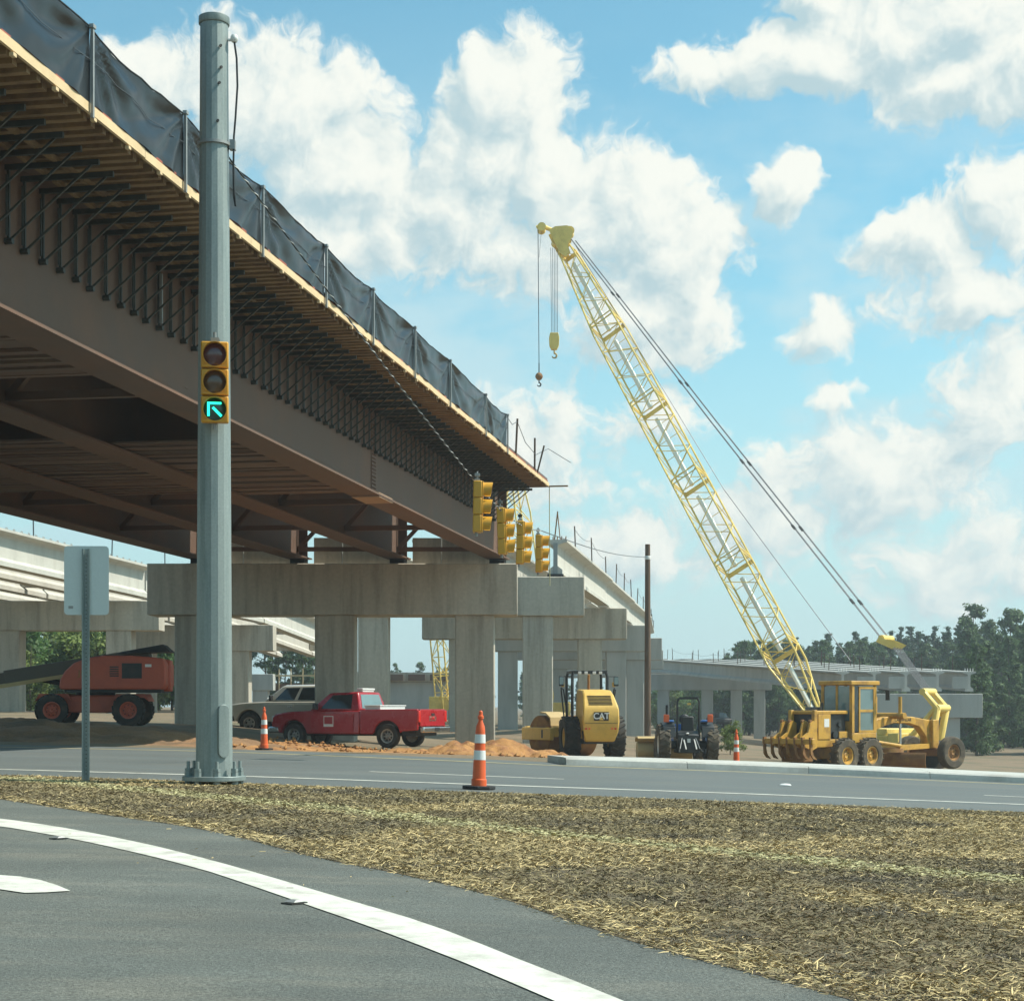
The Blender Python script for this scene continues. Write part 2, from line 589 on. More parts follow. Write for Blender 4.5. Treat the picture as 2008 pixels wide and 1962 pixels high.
def copy_tree(o, parent=None):
    c = o.copy()
    COL.objects.link(c)
    c.parent = parent
    for ch in list(o.children):
        copy_tree(ch, c)
    return c


def text_mesh(name, txt, size, material, depth=.004, spacing=1.0):
    cu = bpy.data.curves.new(name, 'FONT')
    cu.body = txt
    cu.size = size
    cu.extrude = depth
    cu.align_x = 'CENTER'
    cu.align_y = 'CENTER'
    cu.space_character = spacing
    cu.offset = size * .012
    tmp = bpy.data.objects.new(name, cu)
    COL.objects.link(tmp)
    bpy.context.view_layer.update()
    me = bpy.data.meshes.new_from_object(tmp.evaluated_get(bpy.context.evaluated_depsgraph_get()))
    bpy.data.objects.remove(tmp)
    me.materials.clear()
    me.materials.append(MATS[material])
    return me


RX90 = Matrix.Rotation(R(90), 4, 'X')

# ================================================================ the setting: ground and roads
def np_mesh(name, verts, faces, material, kind=None, parent=None):
    """verts (n,3), faces (m,k) arrays"""
    me = bpy.data.meshes.new(name)
    verts = np.asarray(verts, np.float32)
    faces = np.asarray(faces, np.int32)
    m, k = faces.shape
    me.vertices.add(len(verts))
    me.vertices.foreach_set('co', verts.ravel())
    me.loops.add(m * k)
    me.loops.foreach_set('vertex_index', faces.ravel())
    me.polygons.add(m)
    me.polygons.foreach_set('loop_start', np.arange(0, m * k, k, dtype=np.int32))
    me.update(calc_edges=True)
    me.materials.append(MATS[material])
    o = bpy.data.objects.new(name, me)
    COL.objects.link(o)
    if kind:
        o['kind'] = kind
    if parent is not None:
        o.parent = parent
    return o


def grid_obj(name, xs, ys, zf, material, kind='structure', smooth=True):
    nx, ny = len(xs), len(ys)
    v = [(x, y, zf(x, y)) for y in ys for x in xs]
    f = [(j * nx + i, j * nx + i + 1, (j + 1) * nx + i + 1, (j + 1) * nx + i) for j in range(ny - 1) for i in range(nx - 1)]
    o = np_mesh(name, v, f, material, kind)
    if smooth:
        o.data.polygons.foreach_set('use_smooth', [True] * len(f))
    return o


def bumps(x, y, s, a):
    return a * noise.fractal(Vector((x * s, y * s, 3.1)), 1.0, 2.0, 4)


def ground_z(x, y):
    z = G(x, y) - .03
    if y > 41:
        z += bumps(x, y, .5, .05) * sstep(41, 45, y)
    # sand heaps left by the earthworks between the road and the trucks
    return z


xs = [-1500, -700, -350, -200, -130, -90, -65, -50] + [-40 + .8 * i for i in range(126)] + [65, 80, 110, 160, 250, 450, 800, 1500]
ys = [-300, -120, -50, -20, -8, 0] + [2 + 1.0 * i for i in range(38)] + [40 + .6 * i for i in range(66)] + [82, 88, 96, 106, 120, 140, 170, 210, 260, 330, 450, 700, 1100, 2000]
grid_obj('ground', xs, ys, ground_z, 'soil')


def img_curve(tab, us):
    return [gp(u, lerp_tab(tab, u)) for u in us]


def extend(pts, a=60, b=60):
    d0 = (pts[0] - pts[1]).normalized()
    d1 = (pts[-1] - pts[-2]).normalized()
    p0 = pts[0] + d0 * a
    p1 = pts[-1] + d1 * b
    out = []
    for i in range(12):
        q = p0.lerp(pts[0], i / 12)
        out.append(q)
    out += pts
    for i in range(1, 13):
        out.append(pts[-1].lerp(p1, i / 12))
    return [Vector((p.x, p.y, G(p.x, p.y))) for p in out]


def resample(pts, n):
    L = [0]
    for a, b in zip(pts, pts[1:]):
        L.append(L[-1] + (b - a).length)
    out = []
    j = 0
    for i in range(n):
        s = L[-1] * i / (n - 1)
        while j < len(L) - 2 and L[j + 1] < s:
            j += 1
        t = (s - L[j]) / max(1e-9, L[j + 1] - L[j])
        out.append(pts[j].lerp(pts[j + 1], min(1, max(0, t))))
    return out


def strip_obj(name, left, right, dz, material, cross=1, kind='structure', n=None, parent=None):
    """a sheet between two polylines of equal length, following the ground"""
    if n:
        left, right = resample(left, n), resample(right, n)
    v, f = [], []
    for a, b in zip(left, right):
        for k in range(cross + 1):
            p = a.lerp(b, k / cross)
            v.append((p.x, p.y, G(p.x, p.y) + dz))
    w = cross + 1
    for i in range(len(left) - 1):
        for k in range(cross):
            f.append((i * w + k, (i + 1) * w + k, (i + 1) * w + k + 1, i * w + k + 1))
    o = np_mesh(name, v, f, material, kind, parent)
    # sheets look up
    if o.data.polygons[0].normal.z < 0:
        o.data.flip_normals()
    return o


NEAR = [(-200, 1502), (0, 1508), (384, 1519), (550, 1524), (900, 1536.5), (1450, 1555.5), (2008, 1577), (2300, 1589)]
FAR = [(-200, 1459), (0, 1464), (169, 1467.5), (384, 1472), (550, 1477.5), (900, 1492), (1103, 1501), (1450, 1513), (2008, 1538), (2300, 1551)]
us = list(range(-200, 2301, 50))
near_l = img_curve(NEAR, us)
far_l = img_curve(FAR, us)


def shift(pts, dist):
    out = []
    for i, p in enumerate(pts):
        a, b = pts[max(0, i - 1)], pts[min(len(pts) - 1, i + 1)]
        d = (b - a)
        nrm = Vector((-d.y, d.x, 0)).normalized()
        q = p + nrm * dist
        out.append(Vector((q.x, q.y, G(q.x, q.y))))
    return out


near_x, far_x = extend(near_l), extend(far_l)
strip_obj('main_road', shift(near_x, -3.3), shift(far_x, 1.9), 0.0, 'asphalt_main', cross=24)
strip_obj('road_edge_line', shift(near_x, -.10), shift(near_x, .10), .005, 'line_white')
strip_obj('road_yellow_line', shift(far_x, -.11), shift(far_x, .11), .005, 'line_yellow')
# lane dashes: 3 m long, 9 m apart
lane = [a.lerp(b, .31) for a, b in zip(near_x, far_x)]
lane2 = [a.lerp(b, .66) for a, b in zip(near_x, far_x)]
base_x = gp(731, 1510).x


def dash(pts, x0, x1):
    seg = []
    for i in range(9):
        x = x0 + (x1 - x0) * i / 8
        for a, b in zip(pts, pts[1:]):
            if a.x <= x <= b.x:
                p = a.lerp(b, (x - a.x) / (b.x - a.x))
                seg.append(Vector((p.x, p.y, 0)))
                break
    if len(seg) > 2:
        strip_obj('lane_dash', shift(seg, -.075), shift(seg, .075), .005, 'line_white')


for k in range(-3, 5):
    dash(lane, base_x + 10.2 * k, base_x + 10.2 * k + 3.2)

# the slip lane the photograph was taken from
SLIP_UV = [(-60, 1559), (0, 1567), (205, 1597), (410, 1628), (616, 1680), (821, 1721), (1000, 1766), (1207, 1836), (1414, 1893), (1620, 1947), (1740, 1980), (1900, 2030)]
SLIP = [(p.x, p.y) for p in (gp(u, v) for u, v in SLIP_UV)] + [(2.05, 4.9), (2.45, 2.8), (2.75, 0), (2.8, -6), (2.8, -30)]
edge = [Vector((-34, 38.0, 0)), Vector((-20, 29.5, 0)), Vector((-12, 24.9, 0))] + [Vector((x, y, 0)) for x, y in SLIP]


def smooth_curve(pts, n=8):
    out = []
    for i in range(len(pts) - 1):
        p0, p1, p2, p3 = pts[max(0, i - 1)], pts[i], pts[i + 1], pts[min(len(pts) - 1, i + 2)]
        for k in range(n):
            t = k / n
            out.append(.5 * ((2 * p1) + (p2 - p0) * t + (2 * p0 - 5 * p1 + 4 * p2 - p3) * t * t + (3 * p1 - p0 - 3 * p2 + p3) * t ** 3))
    out.append(pts[-1])
    return out


edge = smooth_curve(edge)
outer = [Vector((-46, 33, 0)), Vector((-28, 22, 0)), Vector((-20, 14, 0)), Vector((-13, 5, 0)), Vector((-11, -6, 0)), Vector((-11, -30, 0))]
strip_obj('slip_road', resample(smooth_curve(outer), 100), resample(edge, 100), 0.002, 'asphalt_slip', cross=14)
# white edge line of the slip lane
HI = [(0, 1605), (100, 1619), (205, 1638), (308, 1660), (410, 1686), (513, 1715), (616, 1746), (718, 1776), (821, 1806), (924, 1844), (1000, 1876), (1100, 1914), (1210, 1959), (1330, 2010)]
LO = [(0, 1620), (100, 1637), (205, 1658), (308, 1682), (410, 1709), (513, 1744), (616, 1780), (718, 1815), (821, 1854), (924, 1894), (1000, 1927), (1080, 1961), (1210, 2020), (1330, 2076)]
wl_hi = [gp(u, lerp_tab(HI, u)) for u in range(0, 1331, 60)]
wl_lo = [gp(u, lerp_tab(LO, u)) for u in range(0, 1331, 60)]
a0, a1 = wl_hi[0], wl_lo[0]
lead = [(Vector((-24, 30.5, 0)), Vector((-24.1, 30.2, 0))), (Vector((-14, 23.4, 0)), Vector((-14.1, 23.1, 0)))]
strip_obj('slip_edge_line', [l[0] for l in lead] + wl_hi, [l[1] for l in lead] + wl_lo, .007, 'line_white', n=70)

# left-turn arrow paint and the small square cut-outs of the pavement markers
ar = [gp(u, v) for (u, v) in ((-260, 1724), (-120, 1716), (0, 1717), (40, 1720), (80, 1727), (112, 1737), (138, 1748), (90, 1751), (48, 1752), (20, 1748), (0, 1745), (-120, 1744), (-260, 1752))]
mb = MB()
mb.add([(p.x, p.y, G(p.x, p.y) + .008) for p in ar], [tuple(range(len(ar)))])
o = mb.build('turn_arrow_paint', 'line_white', kind='structure')
if o.data.polygons[0].normal.z < 0:
    o.data.flip_normals()
for i, (u, v) in enumerate(((115, 1645), (577, 1772))):
    p = gp(u, v)
    mb = MB()
    mb.box(-.045, .045, -.06, .06, .0, .008)
    t = thing('pavement_marker', ('small raised pavement marker on the slip lane, nearer the sign post', 'small raised pavement marker on the slip lane beside the white line in front')[i], 'road marker', (p.x, p.y, G(p.x, p.y) + .004), R(-40), 'slip lane markers')
    mb.build('casting', 'machine_black', t)
    mb = MB()
    mb.hexa([(-.04, -.04, .011), (.04, -.04, .011), (.04, .04, .011), (-.04, .04, .011)], [(-.03, -.015, .022), (.03, -.015, .022), (.03, .015, .022), (-.03, .015, .022)])
    mb.build('reflector', 'post_steel', t)
p = gp(1540, 1540)
mb = MB()
mb.lathe([(.10, 0), (.10, .012), (.07, .03), (.02, .035)], 14)
tag(mb.build('road_stud', 'white_paint', loc=(p.x, p.y, G(p.x, p.y) + .004), smooth=40), 'single white stud lying on the main road lane', 'road marker')

# grass island between the slip lane and the road
island_far = shift(near_x, -2.75)
isl_a = [p for p in resample(island_far, 140) if -22 < p.x < 30]
isl_a = resample(isl_a, 90)
isl_b = resample([p for p in edge if p.x > -22.5 and p.y > -20], 90)


def island_cell(i, t):
    return isl_a[i].lerp(isl_b[i], t)


v, f = [], []
CR = 30
for i in range(90):
    for k in range(CR + 1):
        t = k / CR
        p = island_cell(i, t)
        rise = min(1, 8 * t * (1 - t)) * .05
        v.append((p.x, p.y, G(p.x, p.y) + .004 + rise + bumps(p.x, p.y, .9, .02) * min(1, 10 * t * (1 - t))))
for i in range(89):
    for k in range(CR):
        w = CR + 1
        f.append((i * w + k, (i + 1) * w + k, (i + 1) * w + k + 1, i * w + k + 1))
o = np_mesh('grass_island', v, f, 'island_soil', 'structure')
if o.data.polygons[0].normal.z < 0:
    o.data.flip_normals()
ISL = np.array([[list(island_cell(i, t)) for t in np.linspace(0, 1, 41)] for i in range(90)])


# cells of the island weighed by area, nearer ground a little more
_c = []
_w = []
for _i in range(89):
    for _k in range(40):
        q = ISL[_i, _k]
        ar_ = np.linalg.norm(np.cross(ISL[_i + 1, _k] - q, ISL[_i, _k + 1] - q))
        if abs(q[0]) < .36 * q[1] + 2 and 4 < q[1] < 40:
            _c.append((_i, _k))
            _w.append(ar_ * (1 + 12 / max(5, q[1])))
CELLS = np.array(_c)
CUM = np.cumsum(_w) / np.sum(_w)
CUM[-1] = 1.0


def straw(name, n, lmin, lmax, tilt, material, pick, label, width=.006, zoff=.03, jit=0.0):
    """loose dry stalks lying on the island"""
    cell = CELLS[np.searchsorted(CUM, RNG.uniform(0, 1, n * 4))]
    i = cell[:, 0] + RNG.uniform(0, .999, n * 4)
    t = (cell[:, 1] + RNG.uniform(0, .999, n * 4)) / 40
    i0 = i.astype(int)
    fi = (i - i0)[:, None]
    t0 = np.minimum((t * 40).astype(int), 39)
    ft = (t * 40 - t0)[:, None]
    a = ISL[i0, t0] * (1 - ft) + ISL[i0, t0 + 1] * ft
    b = ISL[i0 + 1, t0] * (1 - ft) + ISL[i0 + 1, t0 + 1] * ft
    p = a * (1 - fi) + b * fi
    keep = pick(p, t)
    p, t = p[keep][:n], t[keep][:n]
    n = len(p)
    p[:, :2] += RNG.normal(0, jit, (n, 2))
    z = -.02 * p[:, 0] - .025 * 1.5 * np.log1p(np.exp(np.minimum(30, p[:, 0] / 1.5)))
    p[:, 2] = z + np.minimum(1, 8 * t * (1 - t)) * .05 + RNG.uniform(.004, zoff, n)
    an = RNG.uniform(0, 2 * np.pi, n)
    ti = np.abs(RNG.normal(0, tilt, n))
    ln = RNG.uniform(lmin, lmax, n)
    d = np.stack([np.cos(an) * np.cos(ti), np.sin(an) * np.cos(ti), np.sin(ti)], 1)
    s = np.stack([-np.sin(an), np.cos(an), np.zeros(n)], 1)
    s = s * .75 + np.array([0, 0, .65]) * RNG.choice([-1, 1], n)[:, None]
    wd = (width * RNG.uniform(.6, 1.5, n) * (1 + p[:, 1] / 22))[:, None]
    e = p + d * ln[:, None]
    md = (p + e) / 2 + np.stack([np.zeros(n), np.zeros(n), RNG.uniform(-.04, .14, n) * ln], 1)
    V = np.stack([p - s * wd, p + s * wd, md + s * wd, md - s * wd, e + s * wd * .3, e - s * wd * .3], 1).reshape(-1, 3)
    b0 = np.arange(n)[:, None] * 6
    Fq = np.concatenate([b0 + np.array([0, 1, 2, 3]), b0 + np.array([3, 2, 4, 5])], 0)
    o = np_mesh(name, V, Fq, material, 'stuff')
    tag(o, label, 'dry grass')
    return o


def fr(p, t):
    return (np.abs(p[:, 0]) < .36 * p[:, 1] + 1.5) & (p[:, 1] > 4) & (p[:, 1] < 40)


def strip_t(p):
    """the pale raked strip along the island"""
    ST = np.array([[-6.5, 22.6], [-4.5, 20.5], [-2.65, 18.4], [-1.16, 16.8], [0, 15.2], [1.83, 13.5], [3.6, 12.2], [6, 10.6], [9, 8.6]])
    best = np.full(len(p), 9.0)
    for a, b in zip(ST, ST[1:]):
        ab = b - a
        tt = np.clip(((p[:, :2] - a) @ ab) / (ab @ ab), 0, 1)
        dd = np.linalg.norm(p[:, :2] - (a + tt[:, None] * ab), axis=1)
        best = np.minimum(best, dd)
    return best


def nz_(p, s):
    return np.array([noise.noise(Vector((x * s, y * s, .5))) for x, y in p[:, :2]])


straw('dark_turf', 300000, .02, .065, .26, 'straw_dark', lambda p, t: fr(p, t) & (strip_t(p) > .18 + .22 * RNG.uniform(0, 1, len(p))), 'brown dead turf and mulch covering the grass island', width=.0018, zoff=.016, jit=.03)
straw('golden_straw', 90000, .025, .085, .2, 'straw_gold', lambda p, t: fr(p, t) & (strip_t(p) > .22) & ((nz_(p, .55) > .10) | (t > .968) | (t < .02) | (RNG.uniform(0, 1, len(p)) < .06)), 'golden dry straw scattered over the grass island', width=.0015, zoff=.022, jit=.05)
straw('pale_straw', 70000, .02, .06, .10, 'straw_pale', lambda p, t: fr(p, t) & (strip_t(p) < (.38 + .16 * nz_(p, 1.3)) * (.7 + .6 * RNG.uniform(0, 1, len(p)))), 'pale yellow green strip of raked straw along the island', width=.0026, zoff=.018, jit=.02)

# light flecks, straw bits and grit strewn on the slip lane
n_ = 500
dd_ = RNG.uniform(5, 24, n_) 
uu_ = RNG.uniform(-.31, .2, n_)
V_, F_ = [], []
for d_, u_ in zip(dd_, uu_):
    x_, y_ = u_ * d_, d_
    near_e = min((Vector((x_, y_, 0)) - Vector((e.x, e.y, 0))).length for e in edge[::3])
    if RNG.uniform() > math.exp(-near_e / .5) + .02:
        continue
    a_ = RNG.uniform(0, 6.28)
    l_, w_ = RNG.uniform(.006, .024), RNG.uniform(.0012, .003)
    cx, sx_ = math.cos(a_), math.sin(a_)
    o_ = len(V_)
    z_ = G(x_, y_) + .006
    for (p_, q_, h_) in ((-l_, -w_, 0), (l_, -w_, 0), (l_, w_, .004), (-l_, w_, .004)):
        V_.append((x_ + p_ * cx - q_ * sx_, y_ + p_ * sx_ + q_ * cx, z_ + h_))
    F_.append((o_, o_ + 1, o_ + 2, o_ + 3))
tag(np_mesh('road_grit', V_, F_, 'straw_gold', 'stuff'), 'loose straw bits and grit strewn on the slip lane', 'grit')

# far kerbed concrete median
MED = [(1103, 1499), (1250, 1503.5), (1450, 1510), (1700, 1521), (2008, 1535), (2300, 1548)]
mfront = extend(img_curve(MED, list(range(1110, 2301, 238))), 0, 40)[12:]
mback = shift(mfront, 2.6)
mback[0] = mback[0].lerp(mfront[0], .35) + Vector((.1, 0, 0))
med = bpy.data.objects.new('concrete_median', None)
COL.objects.link(med)
tag(med, 'pale concrete traffic median with low kerb along the far road edge', 'median')
n_seg = len(mfront) - 1
JO = .006
for i in range(n_seg):
    a0, a1, b0, b1 = mfront[i], mfront[i + 1], mback[i], mback[i + 1]
    la = (a1 - a0).normalized() * JO
    prof = []
    for (a, b, sgn) in ((a0, b0, 1), (a1, b1, -1)):
        o_ = la * sgn
        dn = (b - a).normalized()
        row = []
        for (q, h) in ((0, .0), (.015, .115), (.05, .145), (.3, .155), (1, .155)):
            if q < 1:
                pt = a + dn * q
            else:
                pt = b
            row.append((pt.x + o_.x, pt.y + o_.y, G(a.x, a.y) + h))
        row.append((b.x + o_.x, b.y + o_.y, G(b.x, b.y) - .12))
        row.append((a.x + o_.x, a.y + o_.y, G(a.x, a.y) - .12))
        prof.append(row)
    k = len(prof[0])
    mb = MB()
    fs = [tuple(range(k)), tuple(range(2 * k - 1, k - 1, -1))]
    for q in range(k):
        w = (q + 1) % k
        fs.append((q, q + k, w + k, w))
    mb.add(prof[0] + prof[1], fs)
    mb.build('kerb_slab', 'curb_concrete', med, smooth=35)


# earth heaps behind the road
def heap(name, cx, cy, rx, ry, h, material, label, seed, rz=0.0, rough=.35):
    nx, ny = 96, 56
    v, f = [], []
    c, s = math.cos(rz), math.sin(rz)
    for j in range(ny + 1):
        for i in range(nx + 1):
            a, b = -1 + 2 * i / nx, -1 + 2 * j / ny
            x, y = a * rx, b * ry
            X, Y = cx + x * c - y * s, cy + x * s + y * c
            r2 = a * a + b * b
            k = max(0, 1 - r2)
            nzv = noise.fractal(Vector((X * .9 + seed, Y * .9, seed)), 1.0, 2.1, 5)
            n2 = abs(noise.noise(Vector((X * .35, Y * .7, seed + 4))))
            n3 = noise.fractal(Vector((X * 3.2, Y * 3.2, seed)), .9, 2.2, 4)
            hh = h * (k ** 1.1) * (.55 + rough * nzv + .6 * n2) + (.05 * nzv + .07 * n3) * min(1, 3 * k)
            v.append((X, Y, G(X, Y) - .06 + max(-.02, hh)))
    for j in range(ny):
        for i in range(nx):
            f.append((j * (nx + 1) + i, j * (nx + 1) + i + 1, (j + 1) * (nx + 1) + i + 1, (j + 1) * (nx + 1) + i))
    o = np_mesh(name, v, f, material)
    o.data.polygons.foreach_set('use_smooth', [True] * len(f))
    tag(o, label, 'dirt mound')
    return o


heap('dirt_mound', -3.2, 50.0, 7.4, 8.5, .16, 'orange_sand', 'low rutted spread of orange sand under the red pickup', 1.0)
heap('dirt_mound', -.5, 55.5, 3.8, 3.4, .55, 'orange_sand', 'heaped orange sand between the red pickup and the yellow roller', 2.0, .05, .6)
heap('dirt_mound', .4, 49.5, 3.4, 3.8, .26, 'orange_sand', 'lumpy orange dirt just left of the yellow roller', 3.3, 0, .6)
# clods thrown over the sand
cl = MB()
for i in range(420):
    x_, y_ = RNG.uniform(-8, 3.2), RNG.uniform(43.5, 58)
    r_ = RNG.uniform(.03, .11) * (1.6 if x_ > -2.5 and RNG.uniform() < .3 else 1)
    vs_ = []
    for (a_, b_, c_) in ((1, 0, 0), (-1, 0, 0), (0, 1, 0), (0, -1, 0), (0, 0, 1), (0, 0, -1)):
        k_ = r_ * RNG.uniform(.6, 1.3)
        vs_.append((x_ + a_ * k_, y_ + b_ * k_, G(x_, y_) + .05 + c_ * k_ * .7))
    cl.add(vs_, [(0, 2, 4), (2, 1, 4), (1, 3, 4), (3, 0, 4), (2, 0, 5), (1, 2, 5), (3, 1, 5), (0, 3, 5)])
tag(cl.build('clods', 'orange_sand', kind='stuff'), 'orange clods and lumps lying over the sand by the pickup', 'dirt')
heap('dirt_mound', -13.0, 47.5, 9.5, 5.5, .35, 'bank_earth', 'brown earth bank below the red boom lift', 4.1, -.05)
heap('dirt_mound', 24.5, 62, 8, 3.0, .5, 'orange_sand', 'pinkish dirt bank at the right end of the median', 5.1)

# ================================================================ the steel bridge overhead
BR = thing('steel_bridge', 'brown steel girder bridge with timber deck forms and black tarpaulin rail overhead', 'bridge', (1.10, 63.0, 0), R(-10.1))
CB, SB = math.cos(R(10.1)), math.sin(R(10.1))
S0 = -62.0                      # near end, beside the camera
DECK_Z = 9.36


def s_at(Y, q):
    return (Y - 63.0 - SB * q) / CB


def zb(s):
    return 6.66 - .0045 * (s - 2.0)


Q = [2.0, 5.68, 9.36, 13.04]
WID = Q[3] + 2.0
FW = .40                        # half flange
# deck slab
e0, e1 = s_at(64.3, 0), s_at(64.3, WID)
mb = MB()
mb.hexa([(-.02, S0, DECK_Z), (-WID, S0, DECK_Z), (-WID, e1, DECK_Z), (-.02, e0, DECK_Z)],
        [(-.02, S0, DECK_Z + .22), (-WID, S0, DECK_Z + .22), (-WID, e1, DECK_Z + .22), (-.02, e0, DECK_Z + .22)])
mb.build('deck', 'deck_metal', BR)
# corrugated forms between the girders, one sheet per rib of the pan
mb = MB()
for b in range(3):
    n = int((e1 - S0) / .32)
    for k in range(n):
        y = S0 + .32 * k
        mb.box(-Q[b + 1] + .12, -Q[b] - .12, y, y + .17, DECK_Z - .06, DECK_Z - .002)
mb.build('form_pan', 'deck_metal', BR, kind='stuff')

girders = []
for gi_, q in enumerate(Q):
    se = s_at(65.6, q)
    mb = MB()
    b0, b1 = zb(S0), zb(se)
    mb.hexa([(-q - .011, S0, b0 + .05), (-q + .011, S0, b0 + .05), (-q + .011, se, b1 + .05), (-q - .011, se, b1 + .05)],
            [(-q - .011, S0, DECK_Z - .08), (-q + .011, S0, DECK_Z - .08), (-q + .011, se, DECK_Z - .08), (-q - .011, se, DECK_Z - .08)])
    g = mb.build('girder', 'weathered_steel', BR)
    girders.append(g)
    mb = MB()
    mb.hexa([(-q - FW, S0, b0), (-q + FW, S0, b0), (-q + FW, se, b1), (-q - FW, se, b1)],
            [(-q - FW, S0, b0 + .052), (-q + FW, S0, b0 + .052), (-q + FW, se, b1 + .052), (-q - FW, se, b1 + .052)])
    mb.build('bottom_flange', 'weathered_steel', g)
    mb = MB()
    mb.box(-q - .25, -q + .25, S0, se, DECK_Z - .082, DECK_Z - .012)
    mb.build('top_flange', 'weathered_steel', g)
    # bearing stiffener and bearing at the pier
    mb = MB()
    mb.box(-q - .34, -q - .012, se - .42, se - .38, b1 + .055, DECK_Z - .085)
    mb.box(-q + .012, -q + .34, se - .42, se - .38, b1 + .055, DECK_Z - .085)
    mb.build('stiffener', 'weathered_steel', g)
    mb = MB()
    mb.box(-q - .28, -q + .28, se - .62, se - .15, b1 - .20, b1 - .004)
    mb.build('bearing', 'rubber', g)

# splice in the outer girder: plates and rows of bolts
q = Q[0]
ys_ = s_at(47.0, 2)
mb = MB()
mb.box(-q + .012, -q + .034, ys_ - .22, ys_ + .22, zb(ys_) + .12, DECK_Z - .16)
sp = mb.build('splice_plate', 'weathered_steel', girders[0])
mb = MB()
for r in range(22):
    for c in (-.15, -.06, .06, .15):
        z = zb(ys_) + .2 + r * .1
        mb.tube((-q + .034, ys_ + c, z), (-q + .056, ys_ + c, z), .022, n=6)
mb.build('splice_bolt', 'weathered_steel', girders[0], kind='stuff')
mb = MB()
mb.box(-q - FW + .02, -q + FW - .02, ys_ - .75, ys_ + .75, zb(ys_) - .035, zb(ys_) - .006)
mb.build('flange_plate', 'steel_edge', girders[0])
mb = MB()
mb.box(-q + .05, -q + FW - .03, ys_ - .75, ys_ + .75, zb(ys_) + .062, zb(ys_) + .09)
mb.build('flange_plate', 'steel_edge', girders[0])

# overhang brackets: hanger, vertical leg, diagonal, foot
mb = MB()
mb.box(-2.0 + .02, -.50, -.028, .028, 9.085, 9.165)
mb.bar((-1.93, 0, 9.1), (-1.93, 0, 8.02), .04, .045)
mb.bar((-1.90, 0, 8.05), (-.62, 0, 9.09), .03, .032)
mb.bar((-1.93, -.07, 9.0), (-1.93, -.07, 8.1), .022, .022)
mb.tube((-1.985, 0, 8.03), (-1.86, 0, 8.03), .05, n=8)
bracket_me = mb.mesh('bracket', 'bracket_steel')
n_br = 0
yy = e0 - .5
while yy > s_at(14.0, 0):
    jit = random.uniform(-.05, .05)
    place('bracket', bracket_me, BR, (0, yy + jit, random.uniform(-.015, .015)), (0, 0, random.uniform(-.012, .012)))
    yy -= .60
    n_br += 1
# one bright replacement strut
mb = MB()
mb.bar((-1.87, 0, 9.0), (-1.87, 0, 8.1), .05, .05)
mb.build('bracket_strut', 'post_steel', BR, loc=(0, s_at(31.6, 1.9), 0))

# overhang form: joists across, stringers along, fascia boards, red chalk strip
jm = []
for k in range(5):
    mb = MB()
    w = .05 + .006 * k
    mb.box(-1.74, -.03 - .02 * k, -w, w, 9.245, 9.352)
    jm.append(mb.mesh('form_joist', 'form_wood'))
yy = e0 - .12
while yy > s_at(13, 0):
    place('form_joist', random.choice(jm), BR, (0, yy, random.uniform(-.008, 0)), (0, 0, random.uniform(-.006, .006)))
    yy -= .30
mb = MB()
mb.box(-1.73, -.01, S0, e0, 9.353, 9.3585)
mb.build('form_plywood', 'form_wood', BR)
for q_ in (1.2, 1.62):
    L = 4.8
    y = e0 - .2
    while y > s_at(13, 0):
        mb = MB()
        dx = random.uniform(-.03, .03)
        mb.box(-q_ - .04 + dx, -q_ + .04 + dx, y - L + .05, y, 9.168, 9.243)
        mb.build('form_stringer', 'form_wood', BR)
        y -= L
y = e0
while y > S0:
    L = 4.88
    mb = MB()
    dz = random.uniform(-.012, .012)
    mb.box(.0, .045, y - L + .01, y, 9.29 + dz, 9.425 + dz)
    mb.build('fascia_board', 'fascia_wood', BR)
    mb = MB()
    mb.box(-.012, .03, y - L + .3, y - .2, 9.44, 9.47)
    mb.build('fascia_strip', 'red_strip', BR)
    y -= L
y = e0 - .6
while y > s_at(13, 0):
    mb = MB()
    mb.box(-.005, .055, -.045, .045, 9.235, 9.28)
    mb.build('fascia_block', 'fascia_wood', BR, loc=(0, y, 0))
    y -= 1.22

